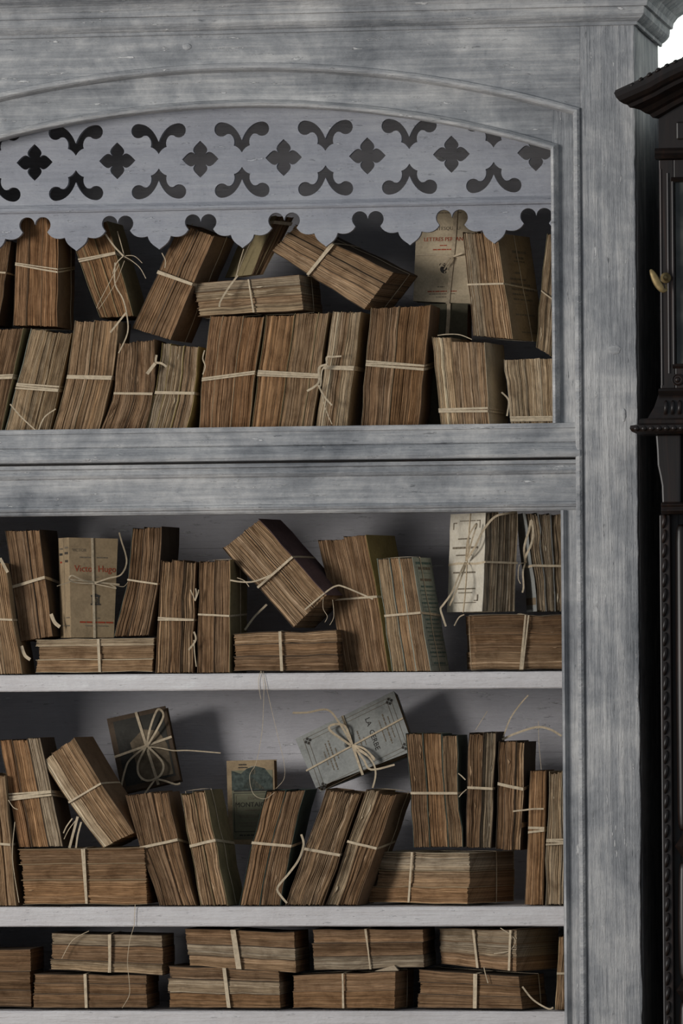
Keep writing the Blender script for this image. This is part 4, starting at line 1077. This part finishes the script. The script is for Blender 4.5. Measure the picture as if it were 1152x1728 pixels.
bundle('C9', 'narrow upright bundle half hidden behind the frame on the lowest shelf', [(941, 1580), (968, 1579), (968, 1709), (934, 1709)], 0.065, yaw=-4, tone='tan', books=2, tie=0.5, strands=1, tw=0.004, rest='C', group=GC, cover='olive')
#@@LOOSE@@
# ---- loose ends of raffia, each hanging from its own bundle
def tails(key, strands, name='raffia_end'):
    loose(BUNDLES[key][0], [([(*p, Y) if len(p) == 2 else p for p in pts], wd) for pts, Y, wd in strands], name)
tails('V2', [([(194, 443), (194, 479), (207, 504), (214, 532), (215, 562), (200, 596)], 0.052, 0.0022), ([(213, 527), (202, 541), (186, 561)], 0.053, 0.0030), ([(201, 446), (182, 482), (166, 512), (163, 520)], 0.085, 0.0010), ([(210, 440), (196, 475), (178, 505), (166, 522)], 0.085, 0.0008),
    ([(178, 395), (192, 415), (208, 432)], 0.088, 0.0028), ([(208, 432), (222, 440), (236, 452), (246, 470)], 0.090, 0.0012), ([(208, 432), (226, 432), (240, 444)], 0.092, 0.0010), ([(210, 434), (205, 415), (198, 390)], 0.092, 0.0014), ([(208, 432), (196, 445), (190, 462)], 0.088, 0.0016)])
tails('V3', [([(273, 427), (279, 440), (278, 452)], 0.070, 0.0016)])
tails('U2', [([(17, 682), (36, 704), (60, 726)], 0.050, 0.0022), ([(65, 726), (75, 704), (94, 690)], 0.050, 0.0020)])
tails('U5', [([(264, 599), (263, 611), (272, 613), (281, 619)], 0.050, 0.0036), ([(262, 613), (254, 623), (248, 631)], 0.052, 0.0055)])
tails('U6', [([(345, 591), (342, 605), (346, 618), (342, 632)], 0.050, 0.0020)])
tails('U8', [([(552, 615), (538, 621), (537, 646), (518, 660)], 0.044, 0.0036), ([(552, 616), (551, 603), (562, 602), (576, 601)], 0.046, 0.0030), ([(552, 615), (543, 625), (541, 648), (538, 656)], 0.045, 0.0026), ([(537, 650), (546, 668), (560, 684)], 0.044, 0.0028), ([(543, 666), (549, 690), (560, 716)], 0.043, 0.0016)])
tails('V4', [([(411, 420), (402, 450), (399, 465)], 0.110, 0.0014), ([(401, 465), (386, 485), (372, 508), (370, 518)], 0.064, 0.0030)])
tails('U10', [([(738, 566), (756, 564), (776, 565), (796, 573)], 0.060, 0.0014), ([(846, 662), (856, 672), (858, 682), (855, 702)], 0.050, 0.0026)])
tails('A0', [([(0, 942), (7, 955), (13, 966)], 0.052, 0.0050)])
tails('A1', [([(36, 1090), (42, 1106), (51, 1113)], 0.070, 0.0055), ([(86, 1036), (92, 1050), (101, 1058)], 0.085, 0.0060)])
tails('A5', [([(329, 1014), (325, 1004), (321, 995)], 0.050, 0.0016), ([(329, 1014), (331, 1002), (330, 993)], 0.050, 0.0020), ([(329, 1014), (333, 1004), (335, 995)], 0.050, 0.0016), ([(327, 1066), (330, 1080), (318, 1097)], 0.050, 0.0030), ([(327, 1080), (328, 1100), (331, 1125)], 0.050, 0.0018)])
tails('A7', [([(441, 1133), (444, 1150), (445, 1170), (442, 1234), (432, 1287), (421, 1309), (427, 1339), (446, 1348), (463, 1337)], 0.034, 0.0007), ([(444, 1133), (453, 1176), (470, 1248), (479, 1287), (479, 1314), (465, 1331)], 0.034, 0.0006), ([(440, 1132), (436, 1152), (440, 1180)], 0.034, 0.0008)])
tails('A8', [([(388, 979), (407, 982), (429, 981), (456, 971)], 0.055, 0.0026), ([(400, 975), (412, 980), (420, 990)], 0.058, 0.0012), ([(450, 1020), (429, 1041), (413, 1063)], 0.120, 0.0036)])
tails('A9', [([(514, 1029), (546, 1002), (566, 989), (582, 991), (629, 1011)], 0.048, 0.0026), ([(545, 1010), (545, 1027), (552, 1040), (548, 1050)], 0.048, 0.0008), ([(561, 1012), (563, 1040), (556, 1055)], 0.050, 0.0008)])
tails('A13', [([(766, 1056), (774, 1042), (783, 1037)], 0.055, 0.0020)])
tails('B1', [([(25, 1387), (21, 1448), (32, 1523)], 0.050, 0.0012), ([(14, 1350), (22, 1362), (30, 1366)], 0.060, 0.0012)])
tails('B2', [([(131, 1378), (124, 1404), (117, 1431)], 0.070, 0.0042), ([(137, 1387), (131, 1410), (128, 1431)], 0.072, 0.0030), ([(122, 1381), (112, 1395), (107, 1406)], 0.070, 0.0020), ([(128, 1384), (116, 1400), (108, 1416)], 0.070, 0.0012)])
tails('B4', [([(228, 1526), (227, 1545), (226, 1562), (219, 1587), (215, 1623), (218, 1657), (218, 1679), (206, 1701)], 0.033, 0.0009)])
tails('B9', [([(508, 1408), (512, 1425), (504, 1450), (488, 1473), (468, 1498), (474, 1512), (484, 1524)], 0.048, 0.0036)])
tails('B13', [([(773, 1305), (779, 1310), (785, 1316)], 0.060, 0.0018), ([(774, 1345), (780, 1338), (787, 1332)], 0.060, 0.0014)])
tails('B14', [([(865, 1369), (884, 1367), (900, 1365), (917, 1365)], 0.058, 0.0026), ([(847, 1248), (869, 1238), (905, 1227), (928, 1231), (947, 1242)], 0.100, 0.0036), ([(849, 1243), (860, 1214), (876, 1190), (891, 1173)], 0.100, 0.0022), ([(802, 1232), (812, 1216), (822, 1200)], 0.110, 0.0008)])
tails('B17', [([(908, 1217), (909, 1255), (913, 1299)], 0.058, 0.0007)])
tails('C2', [([(104, 1618), (122, 1587), (150, 1571)], 0.056, 0.0010)])
tails('C7', [([(881, 1665), (899, 1687), (924, 1702), (933, 1700)], 0.040, 0.0028), ([(816, 1632), (819, 1645), (823, 1659)], 0.045, 0.0016)])
tails('C8', [([(844, 1566), (863, 1579), (869, 1590), (858, 1605), (833, 1609)], 0.040, 0.0014)])
e, w = BUNDLES['C5']
P = [at(632, 1639, 0.052), at(665, 1629, 0.056), at(672, 1638, 0.058)]
v = P + [p + Vector((0, 0.012, 0.0006)) for p in P]
link_mesh('loose_leaf', v, [(0, 1, 2), (3, 4, 5), (0, 1, 4, 3), (1, 2, 5, 4), (2, 0, 3, 5)], cover_mat((0.50, 0.40, 0.28)), e)

# ------------------------------------------------------------------ dark carved cabinet beside the bookcase
YD = -0.07
def dx(px, py=900, Y=YD): return at(px, py, Y).x
def dz(py, px=1130, Y=YD): return at(px, py, Y).z
DX0 = dx(1113, 500); DW = 0.42; DX1 = DX0 + DW; DXC = (DX0 + DX1) / 2
DYB = 0.38
cab = empty('dark_cabinet', (DXC, (YD + DYB) / 2, 0), 'dark carved wooden cabinet with brass handle standing beside the grey bookcase', 'cabinet')
def cpart(name, vf, mat=M_DARK, smooth=False, bev=None, parent=None):
    o = link_mesh(name, vf[0], vf[1], mat, parent or cab, smooth=smooth)
    if bev: bevel_obj(o, bev, 2)
    return o
def cm(x): return 2 * DXC - x
z_cb, z_m0, z_m1, z_dt, z_db, z_l0, z_l1 = dz(200), dz(252), dz(268), dz(272), dz(656), dz(706), dz(733)
# carcass: sides, backs
for s in (0, 1):
    x0, x1 = DX0 + 0.004, DX0 + 0.024
    if s: x0, x1 = cm(x1), cm(x0)
    cpart('side_panel', box(x0, x1, YD + 0.026, DYB, z_l1, z_cb + 0.03))
    cpart('lower_side_panel', box(x0, x1, YD + 0.03, DYB, 0.02, z_l1 - 0.001))
cpart('back_panel', box(DX0 + 0.024, cm(DX0 + 0.024), DYB - 0.012, DYB - 0.001, 0.02, z_cb + 0.03))
# arched crown moulding
RA = 0.385
def crown():
    n = 28
    prof = [(0.0, 0.0), (0.003, 0.012), (0.010, 0.015), (0.014, 0.023), (0.021, 0.030), (0.026, 0.042), (0.028, 0.051), (0.034, 0.053), (0.037, 0.060), (0.043, 0.066), (0.051, 0.068), (0.059, 0.066), (0.064, 0.058), (0.066, 0.0)]
    V, Fc = [], []
    half = DW / 2
    zc = z_cb - math.sqrt(RA * RA - half * half)
    for i in range(n + 1):
        x = -half + 2 * half * i / n
        th = math.asin(x / RA)
        nx, nz = math.sin(th), math.cos(th)
        tx, tz = math.cos(th), -math.sin(th)
        for off, out in prof:
            e = 0.0
            if i == 0: e = -out * 0.62
            if i == n: e = out * 0.62
            V.append((DXC + x + nx * off + tx * e, YD - out, zc + nz * RA + nz * off + (tz * e if abs(e) < 1e-9 else tz * e * 0.5)))
    m = len(prof)
    for i in range(n):
        for j in range(m):
            a = i * m + j; b = i * m + (j + 1) % m
            Fc.append((a, b, b + m, a + m))
    Fc.append(tuple(range(m))); Fc.append(tuple(n * m + j for j in range(m)))
    return V, Fc, zc
V, Fc, zc_arch = crown()
cpart('crown_moulding', (V, Fc))
# carved scales along the crown's upper edge
def blob(rx, ry, rz, seg=8, rings=5):
    V, Fc = [(0, 0, rz)], []
    for i in range(1, rings):
        t = math.pi * i / rings
        for j in range(seg):
            a = 2 * math.pi * j / seg
            V.append((rx * math.sin(t) * math.cos(a), ry * math.sin(t) * math.sin(a), rz * math.cos(t)))
    V.append((0, 0, -rz))
    for j in range(seg): Fc.append((0, 1 + j, 1 + (j + 1) % seg))
    for i in range(rings - 2):
        for j in range(seg):
            a = 1 + i * seg + j; b = 1 + i * seg + (j + 1) % seg
            Fc.append((a, b, b + seg, a + seg))
    L = len(V) - 1
    for j in range(seg): Fc.append((L, L - seg + (j + 1) % seg, L - seg + j))
    return V, Fc
def shared(name, vf, mat, places, rots=None):
    me = None
    for k, p in enumerate(places):
        if me is None:
            o = link_mesh(name, vf[0], vf[1], mat, None, smooth=True); me = o.data
        else:
            o = bpy.data.objects.new(name, me); COL.objects.link(o)
        o.parent = cab
        o.location = Vector(p) - cab.location
        if rots: o.rotation_euler = rots[k]
pl, ro = [], []
for i in range(34):
    x = -DW / 2 + 0.004 + (DW - 0.008) * i / 33
    th = math.asin(x / RA)
    rr = RA + 0.0575
    pl.append((DXC + math.sin(th) * rr - 0.010 * (1 if x < 0 else -1), YD - 0.061, zc_arch + math.cos(th) * rr)); ro.append((0, th - 0.35, 0))
shared('carved_scale', blob(0.0058, 0.0065, 0.0036), M_DARK, pl, ro)
# frieze below the crown
A = [(DX0 + 2 * (DXC - DX0) * i / 16, 0) for i in range(17)]
top_pts = [(x, zc_arch + math.sqrt(RA * RA - (x - DXC) ** 2) + 0.004) for x, _ in A]
cpart('frieze_board', strip_board(top_pts, [(x, z_m0) for x, _ in A], YD, YD + 0.025))
for s in (0, 1):
    x0, x1 = dx(1141, 220), DXC - 0.02
    if s: x0, x1 = cm(x1), cm(x0)
    cpart('frieze_panel', box(x0, x1, YD - 0.004, YD + 0.001, dz(236), dz(206)), bev=0.003)
cpart('neck_moulding', extrude_profile_x([(YD + 0.02, z_m0 + 0.002), (YD - 0.004, z_m0 + 0.002), (YD - 0.008, z_m0 - 0.003), (YD - 0.006, z_m0 - 0.007), (YD - 0.011, z_m0 - 0.011), (YD - 0.005, z_m1), (YD + 0.02, z_m1)], DX0 - 0.006, DX1 + 0.006))
# glazed door
door = cpart('door', join(box(DX0, dx(1141), YD + 0.001, YD + 0.022, z_db, z_m1 - 0.001), box(cm(dx(1141)), DX1, YD + 0.001, YD + 0.022, z_db, z_m1 - 0.001),
                          box(dx(1141), cm(dx(1141)), YD + 0.001, YD + 0.022, dz(305), z_m1 - 0.001), box(dx(1141), cm(dx(1141)), YD + 0.001, YD + 0.022, z_db, dz(616))), bev=0.0015)
gm, nt, bs = new_mat('dim_glass')
bs.inputs['Base Color'].default_value = (0.035, 0.04, 0.036, 1); bs.inputs['Roughness'].default_value = 0.12; bs.inputs['Specular IOR Level'].default_value = 0.6
gn = noise_n(nt, nd(nt, 'ShaderNodeNewGeometry').outputs['Position'], 14, 3, 0.5)
gr = ramp(nt, [(0.42, (0.018, 0.021, 0.018)), (0.62, (0.085, 0.088, 0.075))]); nt.links.new(gn.outputs[0], gr.inputs[0]); nt.links.new(gr.outputs[0], bs.inputs['Base Color'])
cpart('glass_pane', box(dx(1141) + 0.001, cm(dx(1141)) - 0.001, YD + 0.010, YD + 0.014, dz(616) + 0.001, dz(305) - 0.001), gm, parent=door)
def vbead(px, r_, z0, z1, mirror=True, parent=None, name='door_bead'):
    for s in (0, 1):
        x = dx(px)
        if s: x = cm(x)
        V, Fc = [], []
        pr = [(x - r_ * math.cos(math.pi * i / 6), YD + 0.002 - r_ * math.sin(math.pi * i / 6)) for i in range(7)]
        n = len(pr)
        for z in (z0, z1): V += [(a, b, z) for a, b in pr]
        for j in range(n): Fc.append((j, (j + 1) % n, (j + 1) % n + n, j + n))
        Fc.append(tuple(range(n))); Fc.append(tuple(range(n, 2 * n)))
        cpart(name, (V, Fc), parent=door, smooth=False)
vbead(1119, 0.0028, dz(650), dz(285)); vbead(1131, 0.0032, dz(630), dz(292)); vbead(1139, 0.0030, dz(620), dz(301))
for zz in (dz(618), dz(303)):
    v, f = extrude_profile_x([(YD + 0.012, zz + 0.004), (YD, zz + 0.004), (YD - 0.004, zz), (YD, zz - 0.004), (YD + 0.012, zz - 0.004)], dx(1137), cm(dx(1137)))
    cpart('door_bead', (v, f), parent=door)
def disc(cx, cz, y, prof, seg=20):
    V, Fc = [], []
    for r_, h in prof:
        for j in range(seg):
            a = 2 * math.pi * j / seg
            V.append((cx + r_ * math.cos(a), y - h, cz + r_ * math.sin(a)))
    m = len(prof)
    for i in range(m - 1):
        for j in range(seg):
            Fc.append((i * seg + j, i * seg + (j + 1) % seg, (i + 1) * seg + (j + 1) % seg, (i + 1) * seg + j))
    Fc.append(tuple(range(seg))); Fc.append(tuple((m - 1) * seg + j for j in range(seg)))
    return V, Fc
for s in (0, 1):
    cx_ = dx(1143, 641)
    if s: cx_ = cm(cx_)
    cpart('rosette', disc(cx_, dz(641), YD + 0.001, [(0.010, 0), (0.010, 0.003), (0.0085, 0.004), (0.007, 0.002), (0.005, 0.002), (0.003, 0.004), (0.001, 0.005)]), smooth=False, parent=door)
# brass handle
hp = empty_l = None
plate = cpart('escutcheon', disc(dx(1123, 470), dz(469), YD, [(0.009, 0), (0.009, 0.002), (0.006, 0.004), (0.004, 0.010), (0.003, 0.016)]), M_BRASS, True, parent=door)
hpts = smooth_pts([at(1123, 480, YD - 0.016), at(1124, 488, YD - 0.022), at(1118, 489, YD - 0.026), at(1111, 481, YD - 0.027), at(1105, 470, YD - 0.028), at(1100, 460, YD - 0.028), at(1097, 455, YD - 0.026)], 5)
def tube(P, radii, seg=8, flat=0.35):
    V, Fc = [], []
    for i, p in enumerate(P):
        t = (P[min(i + 1, len(P) - 1)] - P[max(0, i - 1)]).normalized()
        u = t.cross(Vector((0, 1, 0)))
        u = u.normalized() if u.length > 1e-4 else Vector((1, 0, 0))
        v_ = u.cross(t).normalized()
        for j in range(seg):
            a = 2 * math.pi * j / seg
            V.append(p + u * math.cos(a) * radii[i] + v_ * math.sin(a) * radii[i] * flat)
    for i in range(len(P) - 1):
        for j in range(seg):
            Fc.append((i * seg + j, i * seg + (j + 1) % seg, (i + 1) * seg + (j + 1) % seg, (i + 1) * seg + j))
    Fc.append(tuple(range(seg))); Fc.append(tuple((len(P) - 1) * seg + j for j in range(seg)))
    return V, Fc
nh = len(hpts)
cpart('handle', tube(hpts, [0.0016 + 0.0052 * math.sin(math.pi * min(1, max(0, (i / (nh - 1) - 0.12) / 0.88))) for i in range(nh)]), M_BRASS, True, parent=door)['label'] = 'curved brass lever handle'
# mouldings, flared apron and ledge
cpart('waist_moulding', extrude_profile_x([(YD + 0.02, z_db + 0.0), (YD - 0.005, z_db), (YD - 0.009, z_db - 0.004), (YD - 0.006, z_db - 0.008), (YD - 0.010, dz(667)), (YD + 0.02, dz(667))], DX0 - 0.003, DX1 + 0.003))
V = []
za, zb = dz(667), z_l0
for (z, ex, ey) in ((za, 0.004, -0.002), ((za + zb) / 2, 0.010, -0.008), (zb, 0.020, -0.018)):
    V += [(DX0 - ex, YD + ey, z), (DX1 + ex, YD + ey, z), (DX1 + ex, -0.012, z), (DX0 - ex, -0.012, z)]
Fc = [(i * 4 + j, i * 4 + (j + 1) % 4, i * 4 + 4 + (j + 1) % 4, i * 4 + 4 + j) for i in range(2) for j in range(4)] + [(0, 1, 2, 3), (8, 9, 10, 11)]
cpart('flared_apron', (V, Fc))
v = [(0, 0, 0.011), (0.003, -0.003, 0.008), (0.003, -0.010, -0.012), (-0.003, -0.010, -0.012), (-0.003, -0.003, 0.008), (0.003, 0.008, 0.008), (0.003, 0.004, -0.012), (-0.003, 0.004, -0.012), (-0.003, 0.008, 0.008)]
rib = (v, [(0, 1, 4), (1, 2, 3, 4), (1, 5, 6, 2), (4, 3, 7, 8), (2, 6, 7, 3), (0, 5, 1), (0, 4, 8)])
shared('apron_rib', rib, M_DARK, [(dx(1126) + 0.0115 * k, YD - 0.007, (za + zb) / 2) for k in range(33)])
zl = [z_l0, z_l1]
lh = z_l0 - z_l1
lp = [(0.018, 0.0), (0.030, -0.001), (0.034, -0.004), (0.033, -0.009), (0.036, -0.011), (0.046, -0.013), (0.047, -0.018), (0.044, -0.023), (0.036, -lh), (0.0, -lh)]
def ledge():
    V, Fc = [], []
    n = len(lp)
    for cx_, sx, y in ((DX0, -1, -0.012), (DX0, -1, None), (DX1, 1, None), (DX1, 1, -0.012)):
        for o, z in lp: V.append((cx_ + sx * o, (YD - o) if y is None else y, z_l0 + z))
    for i in range(3):
        for j in range(n - 1):
            a = i * n + j; Fc.append((a, a + 1, a + 1 + n, a + n))
    Fc.append((0, n, 2 * n, 3 * n)); Fc.append((n - 1, 2 * n - 1, 3 * n - 1, 4 * n - 1))
    Fc.append(tuple(range(n))); Fc.append(tuple(range(3 * n, 4 * n)))
    return V, Fc
cpart('ledge', ledge())
shared('gadroon', blob(0.0055, 0.004, 0.0045), M_DARK, [(DX0 - 0.036 + 0.0125 * k, YD - 0.046, z_l0 - 0.018) for k in range(40)])
# lower case: corbels, collar, rope-carved corner strip, turned columns, panel
for s in (0, 1):
    pts = [(1107, 733), (1109, 760), (1110, 785), (1114, 803), (1117, 820), (1118, 850), (1150, 850), (1150, 733)]
    P2 = [(dx(px, py), dz(py)) for px, py in pts]
    if s: P2 = [(cm(x), z) for x, z in P2]
    n = len(P2)
    V = [(x, YD - 0.012, z) for x, z in P2] + [(x, YD + 0.030, z) for x, z in P2]
    Fc = [tuple(range(n)), tuple(range(n, 2 * n))] + [(i, (i + 1) % n, (i + 1) % n + n, i + n) for i in range(n)]
    cpart('corbel', (V, Fc), bev=0.003)
cpart('lower_front', box(DX0 + 0.024, cm(DX0 + 0.024), YD + 0.034, YD + 0.050, 0.02, z_l1 - 0.001))
cpart('collar', extrude_profile_x([(YD + 0.04, dz(846)), (YD - 0.012, dz(848)), (YD - 0.018, dz(852)), (YD - 0.014, dz(857)), (YD - 0.018, dz(862)), (YD - 0.010, dz(868)), (YD + 0.04, dz(868))], dx(1117), cm(dx(1117))), bev=0.001)
for s in (0, 1):
    x0, x1 = dx(1115, 1300), dx(1133, 1300)
    if s: x0, x1 = cm(x1), cm(x0)
    cpart('corner_post', box(x0, x1, YD + 0.004, YD + 0.036, 0.02, dz(868)), bev=0.002)
nb_ = int((dz(870) - 0.25) / 0.0245)
for s in (0, 1):
    x = dx(1123, 1300)
    if s: x = cm(x)
    shared('bead', blob(0.0045, 0.0055, 0.0118), M_DARK, [(x, YD + 0.003, dz(880) - 0.0245 * k) for k in range(nb_)], [(0, 0.18, 0)] * nb_)
def lathe(cx_, cy_, prof, seg=18):
    V, Fc = [], []
    for r_, z in prof:
        for j in range(seg):
            a = 2 * math.pi * j / seg
            V.append((cx_ + r_ * math.cos(a), cy_ + r_ * math.sin(a), z))
    for i in range(len(prof) - 1):
        for j in range(seg):
            Fc.append((i * seg + j, i * seg + (j + 1) % seg, (i + 1) * seg + (j + 1) % seg, (i + 1) * seg + j))
    Fc.append(tuple(range(seg))); Fc.append(tuple((len(prof) - 1) * seg + j for j in range(seg)))
    return V, Fc
for s in (0, 1):
    x = dx(1151, 1300)
    if s: x = cm(x)
    spans = [(885, 1402), (1455, 1655), (1690, 1990)]
    for a, b in spans:
        za, zb = dz(a), dz(b)
        zb = max(zb, 0.05)
        cpart('turned_column', lathe(x, YD + 0.010, [(0.004, za), (0.007, za - 0.004), (0.0085, za - 0.012), (0.0095, za - 0.03), (0.0108, (za + zb) / 2), (0.0095, zb + 0.03), (0.0085, zb + 0.012), (0.007, zb + 0.004), (0.004, zb)]), smooth=True)
    for y_ in (1428, 1672):
        z = dz(y_)
        v = [(x, YD - 0.010, z), (x - 0.014, YD + 0.006, z), (x + 0.014, YD + 0.006, z), (x, YD + 0.006, z + 0.022), (x, YD + 0.006, z - 0.022), (x, YD + 0.03, z)]
        cpart('diamond_block', (v, [(0, 1, 3), (0, 3, 2), (0, 2, 4), (0, 4, 1), (5, 3, 1), (5, 2, 3), (5, 4, 2), (5, 1, 4)]))
cpart('plinth', box(DX0 - 0.01, DX1 + 0.01, YD - 0.015, DYB, 0.001, 0.09), bev=0.003)

# raised blisters in the paint of the stile and header
for px, py, rx, rz in ((1037, 590, 0.011, 0.008), (1052, 700, 0.004, 0.012), (315, 79, 0.008, 0.006)):
    c = at(px, py, 0.0)
    V, Fc = blob(rx, 0.0022, rz, 12, 7)
    V = [(c.x + v[0] * (1 + 0.25 * noise.noise(Vector((v[0] * 300, v[2] * 300, px)))), c.y + v[1], c.z + v[2] * (1 + 0.25 * noise.noise(Vector((v[2] * 280, v[0] * 300, py))))) for v in V]
    part('paint_blister', (V, Fc), M_BEAD)
